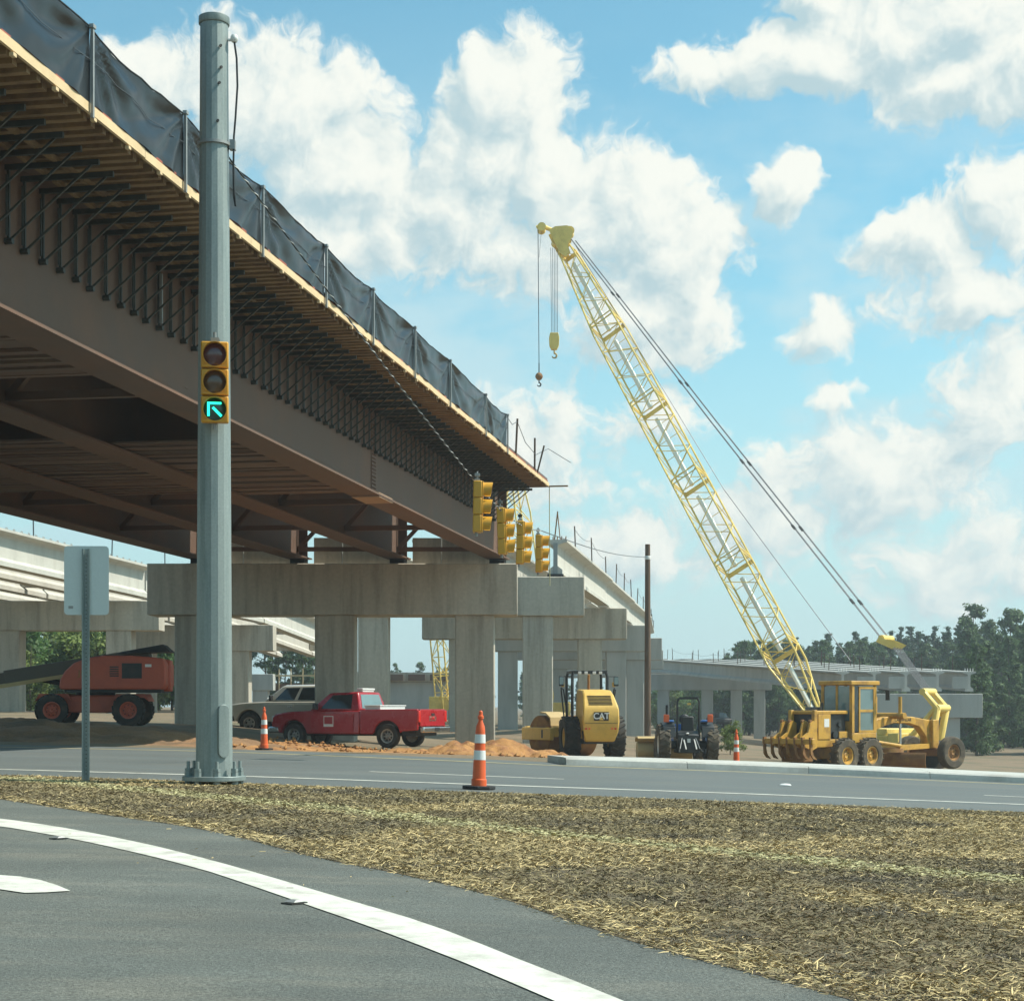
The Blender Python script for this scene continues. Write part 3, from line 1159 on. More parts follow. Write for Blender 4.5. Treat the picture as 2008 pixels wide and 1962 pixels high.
# rail posts and the black tarpaulin hung between them
posts_Y = [9.2, 12.9, 16.4, 20.1, 23.9, 27.4, 31.2, 35.2, 38.9, 42.9, 47.0, 52.0, 55.6]
pm = MB().box(-.015, .025, -.024, .024, 9.22, 10.50).box(-.025, .04, -.05, .05, 10.45, 10.50).mesh('rail_post', 'post_steel')
ps = []
for Y in posts_Y:
    s_ = s_at(Y, 0)
    ps.append(s_)
    place('rail_post', pm, BR, (.082, s_, random.uniform(-.02, .02)))
for k in range(len(ps) - 1):
    a, b = ps[k], ps[k + 1]
    nx, nz = 40, 16
    v, f = [], []
    sg = random.uniform(.03, .11)
    sd_ = random.uniform(0, 50)
    slack = random.uniform(-.05, .08)
    for j in range(nz + 1):
        for i in range(nx + 1):
            t, h = i / nx, j / nz
            top = 10.47 - sg * math.sin(math.pi * t) ** .8 - .03 * noise.noise(Vector((t * 9, sd_, 0)))
            bot = 9.44 + .02 * noise.noise(Vector((t * 7, sd_, 5)))
            z = bot + (top - bot) * h
            # folds fanning out of the tied top corners, slack bellies in between
            d0, d1_ = math.hypot(t * 3.8, (1 - h) * 1.1), math.hypot((1 - t) * 3.8, (1 - h) * 1.1)
            a0 = math.atan2((1 - h) * 1.1, t * 3.8 + .02)
            a1_ = math.atan2((1 - h) * 1.1, (1 - t) * 3.8 + .02)
            fold = .085 * math.sin(a0 * 13 + sd_) * math.exp(-d0 * .8) * min(1, d0 * 4) + .085 * math.sin(a1_ * 12 + sd_ * 2) * math.exp(-d1_ * .8) * min(1, d1_ * 4)
            wr = .045 * noise.fractal(Vector((t * 3.2 + sd_, h * 2.2 - t * 2.4, .3)), 1.1, 2.0, 3)
            belly = (slack * .6 + .05 * noise.noise(Vector((t * 2.2, h * 1.6, sd_)))) * math.sin(math.pi * t) * math.sin(math.pi * (.15 + .8 * h))
            x = .05 + (fold + wr) * min(1, 6 * t * (1 - t) + .12) + belly
            v.append((x, a + (b - a) * t, z))
    for j in range(nz):
        for i in range(nx):
            f.append((j * (nx + 1) + i, j * (nx + 1) + i + 1, (j + 1) * (nx + 1) + i + 1, (j + 1) * (nx + 1) + i))
    o = np_mesh('tarpaulin', v, f, 'tarp', parent=BR)
    o.data.polygons.foreach_set('use_smooth', [True] * len(f))
    mb = MB()
    m_ = nx + 1
    mb.path([Vector(v[nz * m_ + i]) + Vector((0, 0, .012)) for i in range(0, nx + 1, 4)], .014, 6)
    mb.build('top_hem', 'black_cable', o)
    # the mid rail rope shows as a faint line with pale ties
    mb = MB()
    mb.path([Vector(v[9 * m_ + i]) + Vector((.02, 0, 0)) for i in range(0, nx + 1, 5)], .006, 5)
    mb.build('rail_rope', 'rope_steel', o)
mb = MB()
for (Y, h, lean) in ((57.4, 1.25, .05), (61.2, 1.2, .0), (61.7, 1.0, .25)):
    s_ = s_at(Y, 0)
    mb = MB()
    mb.bar((.02, s_, 9.40), (.02 + lean, s_ + .05, 9.40 + h), .06, .06)
    mb.build('rail_post', 'wood_pole', BR)
mb = MB()
mb.path([(.06, s_at(55.6, 0), 10.4), (.07, s_at(56.5, 0), 10.3), (.07, s_at(57.4, 0), 10.55), (.07, s_at(59, 0), 10.1), (.06, s_at(61.2, 0), 10.0), (.3, s_at(62.5, 0), 10.4), (1.0, s_at(63.3, 0), 10.0)], .012, 5)
mb.build('rail_rope', 'rope_steel', BR)
mb = MB()
mb.box(-2.2, .75, e0 - .02, e0 + .06, 9.26, 9.31)
mb.build('end_board', 'form_wood', BR)
mb = MB()
mb.tube((.05, e0 + .02, 9.3), (.07, e0 + .02, 5.6), .016, n=5)
mb.build('hanging_rope', 'straw_pale', BR)

# timber debris platforms laid on the bottom flanges above the traffic lanes
bm_ = {}
for b in range(3):
    for k in range(4):
        mb = MB()
        w = .075 + .018 * k
        mb.box(-Q[b + 1] + .03, -Q[b] - .03, -w, w, 0, .045)
        bm_[(b, k)] = mb.mesh('platform_board', ('rust_board', 'rust_board', 'weathered_steel', 'rust_board')[k])
for b in range(3):
    for (Ya, Yb) in ((20.5, 30.6), (37.8, 46.6)):
        qm = (Q[b] + Q[b + 1]) / 2
        y = s_at(Ya, qm)
        while y < s_at(Yb, qm):
            k = random.choice((0, 0, 1, 1, 2, 2, 3))
            place('platform_board', bm_[(b, k)], BR, (0, y, zb(y) + .058 + random.uniform(0, .05)), (random.uniform(-.12, .12), 0, random.uniform(-.006, .006)))
            y += random.uniform(.24, .33)

# cross frames between the girders
for b in range(3):
    for Y in (33.5, 50.5, 57.5, 65.0):
        qm = (Q[b] + Q[b + 1]) / 2
        s_ = s_at(Y, qm)
        xa, xb = -Q[b] - .03, -Q[b + 1] + .03
        dy = (s_at(Y, Q[b + 1]) - s_at(Y, Q[b])) / 2 if Y > 64 else 0
        z0, z1 = zb(s_) + .35, DECK_Z - .35
        A0, A1, B0, B1 = (xa, s_ - dy, z0), (xa, s_ - dy, z1), (xb, s_ + dy, z0), (xb, s_ + dy, z1)
        for nm, p0, p1 in (('strut', A0, B0), ('strut', A1, B1)):
            mb = MB()
            mb.bar(p0, p1, .16, .16)
            mb.build('cross_' + nm, 'weathered_steel', BR)
        mid = ((xa + xb) / 2, s_, z1)
        for p0 in (A0, B0):
            mb = MB()
            mb.bar(p0, mid, .14, .14)
            mb.build('cross_brace', 'weathered_steel', BR)
        if Y > 60:
            mb = MB()
            mb.bar(((xa + xb) / 2 - .3, s_ + .4, z0 - .5), ((xa + xb) / 2 - .3, s_ + .4, z1 + .3), .035, .035)
            mb.build('hanger_rod', 'pale_cable', BR)


# concrete walls added between the girders, standing in for shaded beams behind
for b in range(3):
    xa, xb = -Q[b] - .42, -Q[b + 1] + .42
    sa, sb = s_at(65.75, Q[b]), s_at(65.75, Q[b + 1])
    zz = zb(sa)
    mb = MB()
    mb.hexa([(xa, sa, zz - .15), (xb, sb, zz - .15), (xb, sb + .3, zz - .15), (xa, sa + .3, zz - .15)],
            [(xa, sa, zz + .85), (xb, sb, zz + .85), (xb, sb + .3, zz + .85), (xa, sa + .3, zz + .85)])
    mb.build('added_pier_wall', 'concrete', BR)


# ================================================================ concrete piers and girder spans
def pier(parent, xl, xr, Y, zt, zbm, cols, colw, thick=1.7, m='concrete', skew=0.0, x_seam=None):
    """a cap beam with square columns, coordinates of the place"""
    mx = Matrix.Translation((0, Y, 0)) @ Matrix.Rotation(skew, 4, 'Z')
    mb = MB()
    mb.box(xl, xr, -thick / 2, thick / 2, zbm, zt, None)
    c = mb.build('pier_cap', m, parent, bevel=.035)
    xm = (xl + xr) / 2
    # turn about its own middle
    for vv in c.data.vertices:
        p = Vector((vv.co.x - xm, vv.co.y, vv.co.z))
        p = Matrix.Rotation(skew, 4, 'Z') @ p
        vv.co = (p.x + xm, p.y + Y, p.z)
    for cx in cols:
        p = Matrix.Rotation(skew, 4, 'Z') @ Vector((cx - xm, 0, 0))
        X, Yc = p.x + xm, p.y + Y
        mb = MB()
        h = colw / 2
        g_ = G(X, Yc) - .4
        mb.box(-h, h, -h, h, g_, zbm + .02, Matrix.Translation((X, Yc, 0)) @ Matrix.Rotation(skew, 4, 'Z'))
        mb.build('column', m, c, bevel=.05)
    return c


p1 = thing('concrete_pier', 'grey concrete pier with long cap carrying the brown steel girders', 'pier', (0, 0, 0))
pier(p1, -13.54, .21, 65.2, 6.43, 4.52, (-11.82, -6.60, -1.38), 1.47, 1.8)
mb = MB()
for k in range(4):
    X = 1.10 - Q[k] * CB + s_at(65.3, Q[k]) * SB
    mb.box(X - .42, X + .42, 64.75, 65.75, 6.425, 6.47)
mb.build('bearing_seat', 'concrete', p1)

IPROF = [(-.55, 1.0), (-.55, .93), (-.16, .86), (-.10, .80), (-.10, .24), (-.33, .13), (-.33, 0), (.33, 0), (.33, .13), (.10, .24), (.10, .80), (.16, .86), (.55, .93), (.55, 1.0)]


def beam(parent, a, b, H, wscale=1.0, m='concrete_new'):
    """bulb-tee girder from a to b (bottom centre points)"""
    a, b = Vector(a), Vector(b)
    d = (b - a).normalized()
    s = Vector((d.y, -d.x, 0)).normalized()
    vs = []
    for p in (a, b):
        for (x, z) in IPROF:
            vs.append(p + s * (x * wscale) + Vector((0, 0, z * H)))
    n = len(IPROF)
    fs = [tuple(range(n)), tuple(range(2 * n - 1, n - 1, -1))]
    for k in range(n):
        w = (k + 1) % n
        fs.append((w, k, k + n, w + n))
    mb = MB()
    mb.add(vs, fs)
    g = mb.build('girder', m, parent)
    return g


def rail_posts(parent, a, b, H, n, off=.5, hgt=1.1, rope=True, m='wood_pole'):
    a, b = Vector(a), Vector(b)
    d = (b - a).normalized()
    s = Vector((d.y, -d.x, 0)).normalized()
    tops = []
    for i in range(n):
        p = a.lerp(b, (i + .5) / n) + s * off + Vector((0, 0, H))
        h = hgt * random.uniform(.8, 1.15)
        q = p + Vector((random.uniform(-.06, .06), random.uniform(-.06, .06), h))
        mb = MB()
        mb.bar(p, q, .06, .06)
        mb.build('post', m, parent)
        tops.append(p.lerp(q, .85))
    if rope and len(tops) > 1:
        pts = []
        for t0, t1 in zip(tops, tops[1:]):
            for k in range(4):
                p = t0.lerp(t1, k / 4)
                p.z -= .2 * math.sin(math.pi * k / 4)
                pts.append(p)
        pts.append(tops[-1])
        mb = MB()
        mb.path(pts, .012, 4)
        mb.build('rope', 'rope_steel', parent)


# --- bridge carrying on behind the steel span: piers and bare concrete girders curving away
CBR = thing('concrete_bridge', 'unfinished concrete girder bridge curving away behind the steel span', 'bridge')
PR = [(82, 3.39, 7.20, 5.37), (104, 6.84, 6.98, 5.14), (124, 9.6, 6.9, 5.05), (143, 12.3, 6.75, 4.95), (166, 14.4, 6.5, 4.7)]
for (Y, xr, zt, zq) in PR:
    pier(CBR, xr - 12.2, xr, Y, zt, zq, (xr - 2.18, xr - 9.9), 1.42, 1.7, 'concrete' if Y < 110 else 'concrete_far')
for k in range(4):
    off = 1.35 + k * 3.1
    for (a, b) in zip(PR, PR[1:]):
        A = (a[1] - off + (.0 if k else .0), a[0] - (.55 if a[0] == 82 else -.35), a[2] + .14)
        B = (b[1] - off, b[0] - .35, b[2] + .14)
        g = beam(CBR, A, B, 1.62, 1.0)
        if k == 0:
            rail_posts(g, A, B, 1.62, 3)
    for Y_ in (82, 104):
        pass
for k in range(4):
    x = 3.39 - 1.35 - k * 3.1
    mb = MB()
    mb.box(x - .38, x + .38, 81.3, 82.1, 7.195, 7.34)
    mb.build('bearing', 'rubber', CBR)
mb = MB()
for dx in (-.5, -.3, -.1, .1, .3, .5):
    mb.path([(2.04 + dx, 81.5, 8.94), (2.04 + dx, 81.5, 9.12), (2.04 + dx, 82.2, 9.12), (2.04 + dx, 82.2, 8.94)], .02, 5)
mb.bar((2.0, 81.6, 8.96), (2.15, 81.6, 10.3), .06, .06)
mb.bar((2.3, 82.4, 8.96), (2.15, 81.6, 10.2), .04, .04)
mb.build('stirrups', 'grader_rust', CBR)
# diaphragm between steel end and the first concrete girders is open; a steel strut shows at the near girder end
mb = MB()
mb.bar((2.04, 81.45, 7.35), (2.04, 81.45, 8.8), .2, .12)
mb.build('end_strut', 'post_steel', CBR)

# --- ramp on the left: bright new girders, descending away
LBR = thing('concrete_bridge', 'pale new concrete girder ramp at far left behind the road sign', 'bridge')
PL = [(76, -31.5, 9.3, 7.4), (104, -21.0, 7.42, 5.65), (121, -16.55, 6.78, 4.97), (150, -13.0, 5.2, 3.4)]
for (Y, xr, zt, zq) in PL[1:3]:
    pier(LBR, xr - 11.6, xr, Y, zt, zq, (xr - 2.45, xr - 9.1), 1.5, 1.7, 'concrete')
pier(LBR, -26, -23.3, 170, 4.3, 2.7, (-24.6,), 1.5, 1.7, 'concrete_far')
pier(LBR, PL[0][1] - 12, PL[0][1], 76, 9.3, 7.4, (-34, -41), 1.5, 1.7, 'concrete')
for k in range(4):
    off = 1.1 + k * 3.05
    for (a, b) in zip(PL, PL[1:]):
        A = Vector((a[1] - off, a[0] + .2, a[2] + .2))
        B = Vector((b[1] - off, b[0] - .2, b[2] + .2))
        g = beam(LBR, A, B, 1.9, 1.15)
        if k == 0:
            rail_posts(g, A, B, 1.9, 4, .3, 1.6, False, 'rope_steel')
            # shear stirrups along the top flange
            mb = MB()
            n = 46
            d = (B - A)
            for i in range(n):
                p = A + d * ((i + .5) / n) + Vector((0, 0, 1.9))
                mb.path([p + Vector((.1, -.1, 0)), p + Vector((.1, -.1, .2)), p + Vector((.1, .15, .2)), p + Vector((.1, .15, 0))], .016, 4)
            mb.build('stirrups', 'grader_rust', g, kind='stuff')
        if k < 3:
            for t in (.42, .93):
                p = A.lerp(B, t)
                mb = MB()
                mb.box(p.x - 2.9, p.x - .15, p.y - .12, p.y + .12, p.z + .35, p.z + 1.35)
                mb.build('diaphragm', 'concrete', g)

# --- low ramp on the far right behind the crane and grader
RBR = thing('concrete_bridge', 'low unfinished concrete ramp in front of the forest behind the grader', 'bridge')
pier(RBR, 24.0, 35.6, 132, 2.1, .28, (33.4, 26.3), 1.15, 1.7, 'concrete_far')
pier(RBR, 15.9, 29.6, 198, 4.85, 3.0, (17.3, 22.3, 25.6, 28.2), 1.3, 1.7, 'concrete_far', skew=R(-8))
for k in range(5):
    B = Vector((25.1 + 2.4 * k, 131.6, 2.28))
    A = Vector((16.9 + 2.9 * k, 197.6, 5.0))
    g = beam(RBR, B, A, 1.5, 1.0, 'concrete_far')
    rail_posts(g, B, A, 1.5, 7, .4, 1.15, k in (0, 2, 4))
    mb = MB()
    for dx in (-.3, -.1, .1, .3):
        mb.tube(B + Vector((dx, .1, 1.5)), B + Vector((dx, .1, 1.75)), .03, n=5)
    mb.build('stirrups', 'white_paint', g)
for k in range(4):
    A = Vector((17.3 + 3.0 * k, 198.6, 5.0))
    B = Vector((5 + 3.2 * k, 250, 5.2))
    g = beam(RBR, A, B, 1.6, 1.0, 'concrete_far')
    rail_posts(g, A, B, 1.6, 3, .3, 1.3, False)
for i in range(4):
    mb = MB()
    mb.box(26.2 + 2.4 * i, 27.4 + 2.4 * i, 131.5, 131.7, 2.5, 3.4)
    mb.build('diaphragm', 'concrete_far', RBR)

# far retaining wall and a brown timber form seen under the spans
aw = thing('abutment_wall', 'pale grey abutment wall far off between the pier columns', 'wall', (0, 0, 0))
mb = MB()
a, b = at(700, 1400, 175), at(905, 1400, 175)
mb.box(a.x, b.x, 175, 177, -2, at(0, 1336, 175).z)
mb.build('wall', 'concrete_far', aw, bevel=.05)
mb = MB()
mb.box(a.x - 1, b.x + .5, 174.6, 176.5, at(0, 1336, 175).z, at(0, 1318, 175).z)
mb.build('coping', 'concrete', aw)
for i in range(5):
    mb = MB()
    x = a.x + .8 + i * 2.2
    mb.box(x, x + 1.7, 174.2, 174.62, at(0, 1334, 175).z, at(0, 1322, 175).z)
    mb.build('girder_end', 'weathered_steel', aw)
mb = MB()
mb.prism([(at(810, 0, 170).x, -2), (at(905, 0, 170).x, -2), (at(905, 0, 170).x, at(0, 1350, 170).z), (at(870, 0, 170).x, at(0, 1352, 170).z)], 168, 170)
mb.build('slope_block', 'concrete_far', aw)
tf = thing('timber_formwork', 'brown timber formwork with posts far off under the bridge', 'formwork', (0, 0, 0))
a, b = at(540, 1380, 160), at(625, 1380, 160)
mb = MB()
for i in range(6):
    z0 = -1.2 + i * .75
    mb.box(a.x, b.x, 160, 160.3, z0, z0 + .70)
mb.build('panel', 'rust_board', tf)
for i in range(4):
    x = a.x + .3 + i * 1.1
    mb = MB()
    mb.box(x, x + .09, 159.86, 159.98, 1.5, 4.6)
    mb.build('post', 'fascia_wood', tf)
mb = MB()
mb.box(a.x, b.x, 159.74, 159.85, 3.9, 4.05)
mb.build('rail', 'fascia_wood', tf)

# ================================================================ signal pole, span wire and heads
def cyl_y(mb, x, y0, y1, z, r, n=24):
    mb.tube((x, y0, z), (x, y1, z), r, n=n)


def gz(x, y):
    return G(x, y) + .02


POLE = at(420, 1546, 22.0)
PX, PY = POLE.x, 22.0
PZ = gz(PX, PY) + .10
sp_ = thing('signal_pole', 'tall galvanized steel signal pole bolted on a round base plate by the slip lane', 'pole', (PX, PY, PZ))
ZT = at(0, 45, 22).z - PZ
mb = MB()
prof = [(.235, .05), (.232, .4)] + [(.232 - (.232 - .178) * k / 12, .4 + (ZT - .4) * k / 12) for k in range(1, 13)]
mb.lathe(prof, 16)
mb.build('shaft', 'galvanized', sp_, smooth=18)
mb = MB()
mb.lathe([(.19, ZT - .03), (.196, ZT - .02), (.196, ZT + .06), (.17, ZT + .075)], 24)
mb.build('cap', 'galvanized', sp_, smooth=40)
mb = MB()
mb.lathe([(.40, -.01), (.40, .05)], 32)
mb.build('base_plate', 'galvanized', sp_, bevel=.006)
for k in range(8):
    a = 2 * math.pi * (k + .35) / 8
    mb = MB()
    cx, cy = .325 * math.cos(a), .325 * math.sin(a)
    mb.tube((cx, cy, -.12), (cx, cy, .24), .022, n=10)
    mb.tube((cx, cy, .05), (cx, cy, .105), .047, n=6)
    mb.tube((cx, cy, .11), (cx, cy, .15), .045, n=6)
    mb.tube((cx, cy, -.07), (cx, cy, -.011), .047, n=6)
    mb.build('anchor_bolt', 'galvanized', sp_, smooth=30)
mb = MB()
mb.lathe([(.36, -.35), (.36, -.12)], 24)
mb.build('footing', 'concrete', sp_)
# handhole cover, rounded
HA = R(-52)
mt = Matrix.Rotation(HA, 4, 'Z') @ Matrix.Translation((.238, 0, .62))
poly = []
for k in range(17):
    a = math.pi * k / 16
    poly.append((.075 * math.cos(a), .26 + .075 * math.sin(a)))
for k in range(17):
    a = math.pi + math.pi * k / 16
    poly.append((.075 * math.cos(a), -.26 + .075 * math.sin(a)))
mb = MB()
mb.prism(poly, -.03, .022, mt @ Matrix.Rotation(R(-90), 4, 'Z'))
mb.build('handhole_cover', 'galvanized', sp_, bevel=.006)
for dz in (ZT - .62, ZT - .82, ZT - 1.3, ZT - .35):
    mb = MB()
    a = -1.2 + .3 * (dz * 7 % 1)
    r_ = .188
    mb.tube((r_ * math.cos(a), r_ * math.sin(a), dz), ((r_ + .02) * math.cos(a), (r_ + .02) * math.sin(a), dz), .018, n=10)
    mb.build('bolt_hole', 'signal_dark', sp_)
zc = at(0, 285, 22).z - PZ
mb = MB()
mb.lathe([(.2, zc - .02), (.215, zc - .018), (.215, zc + .018), (.2, zc + .02)], 24)
mb.box(.20, .27, -.05, .05, zc - .06, zc + .06)
mb.build('band_clamp', 'post_steel', sp_, smooth=40)
# camera pod with looping lead
zp = at(0, 78, 22).z - PZ
mb = MB()
mb.lathe([(.0, .05), (.035, .045), (.05, .015), (.05, -.02), (.03, -.045)], 14, Matrix.Translation((.26, -.03, zp)))
mb.box(.18, .25, -.045, -.015, zp - .03, zp - .005)
mb.build('camera_pod', 'white_paint', sp_, smooth=50)
mb = MB()
mb.path([(.262, -.03, zp - .05), (.29, -.03, zp - .25), (.30, -.03, zp - .6), (.275, -.03, zp - 1.0), (.255, -.03, zc + .1), (.25, -.04, zc - .3), (.255, -.04, zc - .65), (.275, -.03, zc - .78), (.262, -.03, zc - .6), (.25, -.03, zc - .3)], .013, 6)
mb.build('camera_lead', 'black_cable', sp_, smooth=60)


def lens_arrow(mb, y):
    """arrow pointing up to the left, as seen from -y"""
    def st(p, q, w):
        mb.bar((p[0], y, p[1]), (q[0], y, q[1]), .006, w, up=(0, 0, 1)) if abs(p[0] - q[0]) > abs(p[1] - q[1]) else mb.bar((p[0], y, p[1]), (q[0], y, q[1]), w, .006, up=(0, 1, 0))
    mb.box(-.082, .072, y - .006, y, .052, .076)
    mb.box(-.082, -.056, y - .005, y, -.078, .051)
    d = Vector((.125, 0, -.125))
    s = Vector((.0095, 0, .0095))
    p = Vector((-.022, y, .018))
    q = p + Vector((.095, 0, -.095))
    mb.hexa([p - s, q - s, q + s, p + s], [x - Vector((0, .006, 0)) for x in (p - s, q - s, q + s, p + s)])


def signal_head(root, hw=.17, hs=.335, face=True, lit=None, vis=.29):
    """three sections, doors, tunnel visors and lenses, facing local -y; bottom at z=0"""
    for k in range(3):
        z = hs * (2 - k)
        mb = MB()
        mb.box(-hw, hw, -.02, .15, z + .004, z + hs - .004)
        h = mb.build('housing', 'signal_yellow', root, bevel=.018)
        mb = MB()
        mb.box(-hw + .008, hw - .008, -.045, -.021, z + .012, z + hs - .012)
        mb.build('door', 'signal_yellow', h, bevel=.01)
        zc_ = z + hs / 2
        mb = MB()
        n = 28
        vs, fs = [], []
        for i in range(n + 1):
            a = R(-52) + R(284) * i / n
            for (r_, y) in ((.148, -.045), (.150, -vis + .05 * (1 - math.sin(a)) * .5), (.142, -vis + .05 * (1 - math.sin(a)) * .5), (.140, -.045)):
                vs.append((r_ * math.cos(a), y, zc_ + r_ * math.sin(a)))
        for i in range(n):
            for q in range(4):
                a, b = i * 4 + q, i * 4 + (q + 1) % 4
                fs.append((a, b, b + 4, a + 4))
        fs += [(0, 1, 2, 3), (n * 4 + 3, n * 4 + 2, n * 4 + 1, n * 4)]
        mb.add(vs, fs)
        mb.build('visor', 'signal_yellow' if not face else 'signal_yellow', h, smooth=40)
        mb = MB()
        mx = Matrix.Translation((0, -.05, zc_)) @ RX90
        mb.lathe([(.138, -.003), (.138, .0), (.10, .018), (.05, .028), (.005, .031)], 28, mx)
        ln = mb.build('lens', ('lens_red', 'lens_amber', 'lens_green')[k], h, smooth=60)
        if lit == k:
            mb = MB()
            lens_arrow(mb, -.083)
            v2 = [(x * 1.12, y, z_ * 1.12 + zc_) for (x, y, z_) in mb.v]
            mb.v = v2
            mb.build('arrow', 'arrow_green', ln)
    mb = MB()
    mb.box(-.05, .05, .03, .13, 3 * hs, 3 * hs + .05)
    mb.tube((0, .08, 3 * hs + .04), (0, .08, 3 * hs + .12), .022, n=8)
    mb.build('top_bracket', 'post_steel', root)
    mb = MB()
    mb.tube((0, .08, -.07), (0, .08, .0), .03, n=8)
    mb.build('bottom_bracket', 'post_steel', root)


hb = at(421, 830, 21.6)
sh = thing('traffic_signal', 'yellow three-section traffic signal on the steel pole showing a green arrow', 'traffic light', (hb.x + .005, PY - .42, hb.z), R(2))
sh.rotation_euler = (R(5), 0, R(9))
signal_head(sh, lit=2, vis=.17)
mb = MB()
mb.box(-.03, .03, .152, .24, .1, .9)
mb.box(-.02, .06, .2, .26, 1.0, 1.06)
mb.build('mounting_channel', 'post_steel', sh)

# span wire from the pole over the road
W = [at(452, 303, 22.0) + Vector((-.05, 0, 0)), at(932, 944, 34.0), at(985, 1003, 37.4), at(1024, 1030, 40.5), at(1061, 1040, 46.6), at(1268, 1092, 85)]
HEADS = [(942, 34.0, 1044), (991, 37.4, 1087), (1024, 40.5, 1106), (1061, 46.6, 1122)]
sw = thing('span_wire', 'black and white lashed span wire from the steel pole across the road', 'cable', (0, 0, 0))
pts = []
for a, b in zip(W, W[1:]):
    n = 14
    for k in range(n):
        p = a.lerp(b, k / n)
        p.z -= .06 * math.sin(math.pi * k / n) * (b - a).length / 12
        pts.append(p)
pts.append(W[-1])
mb = MB()
mb.path(pts[:58], .011, 6)
mb.build('signal_cable', 'black_cable', sw, smooth=60)
mb = MB()
mb.path(pts[56:], .014, 5)
mb.build('messenger', 'rope_steel', sw, smooth=60)
# the pale lashing turns round the cable
lash = []
tot = 0
for a, b in zip(pts[:56], pts[1:57]):
    L = (b - a).length
    m = max(3, int(L / .05))
    d = (b - a).normalized()
    s = d.cross(Vector((0, 0, 1))).normalized()
    t = s.cross(d)
    for k in range(m):
        p = a.lerp(b, k / m)
        an = (tot + L * k / m) / .34 * 2 * math.pi
        lash.append(p + (s * math.cos(an) + t * math.sin(an)) * .012)
    tot += L
mb = MB()
mb.path(lash, .007, 4)
mb.build('lashing', 'pale_cable', sw, smooth=60)
names = ['yellow traffic signal nearest the steel pole, hung highest on the span wire',
         'second yellow traffic signal along the span wire, at the end of the girder',
         'third yellow traffic signal along the span wire',
         'farthest and lowest yellow traffic signal on the span wire']
first = None
for k, (u, d, vb) in enumerate(HEADS):
    p = at(u, vb, d)
    if first is None:
        h = thing('traffic_signal', names[k], 'traffic light', p, R(68), 'signals hung over the road')
        signal_head(h, face=False, vis=.23)
        first = h
    else:
        h = copy_tree(first)
        h.location = p
        h['label'] = names[k]
    h.rotation_euler = (R((1, -2, 1.5, 0)[k]), 0, R((90, 87, 90, 88)[k]))
    wz = W[k + 1].z
    mb = MB()
    mb.tube((0, .08, 1.12), (0, .08, max(1.2, wz - p.z + .05)), .018, n=6)
    mb.box(-.05, .05, .03, .13, 1.10, 1.16)
    mb.build('hanger', 'post_steel', h)

# wooden utility pole at the far end
wp = at(1270, 1455, 85)
t = thing('utility_pole', 'bare dark wooden utility pole standing behind the roller and tractor', 'pole', (wp.x, 85, G(wp.x, 85) - .2))
H = at(0, 1067, 85).z - t.location.z
mb = MB()
mb.lathe([(.17, 0), (.155, H * .4), (.135, H * .8), (.125, H)], 12)
mb.build('shaft', 'wood_pole', t, smooth=40)
mb = MB()
mb.lathe([(.14, H - .75), (.15, H - .72), (.15, H - .6), (.14, H - .57)], 12)
mb.build('band', 'white_paint', t, smooth=40)

# ---------------------------------------------------------------- road sign seen from behind
sg = at(169, 1543, 22.3)
t = thing('road_sign', 'back of a blank rounded rectangular road sign on a channel post', 'sign', (sg.x, 22.3, gz(sg.x, 22.3) - .02), R(3))
z0, z1 = at(0, 1205, 22.3).z - t.location.z, at(0, 1070, 22.3).z - t.location.z
hw = .285
poly = []
for (cx, cz, a0) in ((hw - .05, z1 - .05, 0), (-hw + .05, z1 - .05, 90), (-hw + .05, z0 + .05, 180), (hw - .05, z0 + .05, 270)):
    for k in range(7):
        a = R(a0 + 15 * k)
        poly.append((cx + .05 * math.cos(a), cz + .05 * math.sin(a)))
mb = MB()
mb.prism(poly, .0, .004)
o = mb.build('panel', 'sign_back', t, loc=(0, .02, 0))
mb = MB()
mb.box(-.23, -.17, -.002, .0, z0 + .08, z0 + .115)
mb.build('date_sticker', 'post_steel', t, loc=(0, .0195, 0))
zt = z1 - .04
mb = MB()
for (xa, xb, ya, yb) in ((-.032, .032, .0, .006), (-.032, -.026, -.03, .0), (.026, .032, -.03, .0), (-.05, -.032, -.034, -.029), (.032, .05, -.034, -.029)):
    mb.box(xa, xb, ya, yb, -.3, zt)
mb.build('post', 'galvanized', t)
mb = MB()
k = 0.15
while k < zt - .05:
    mb.tube((0, -.0005, k), (0, -.004, k), .007, n=6)
    k += .05
mb.build('post_holes', 'signal_dark', t, kind='stuff')
for z in (z0 + .12, z1 - .12):
    mb = MB()
    mb.tube((0, -.012, z), (0, .03, z), .014, n=6)
    mb.build('bolt', 'post_steel', t)


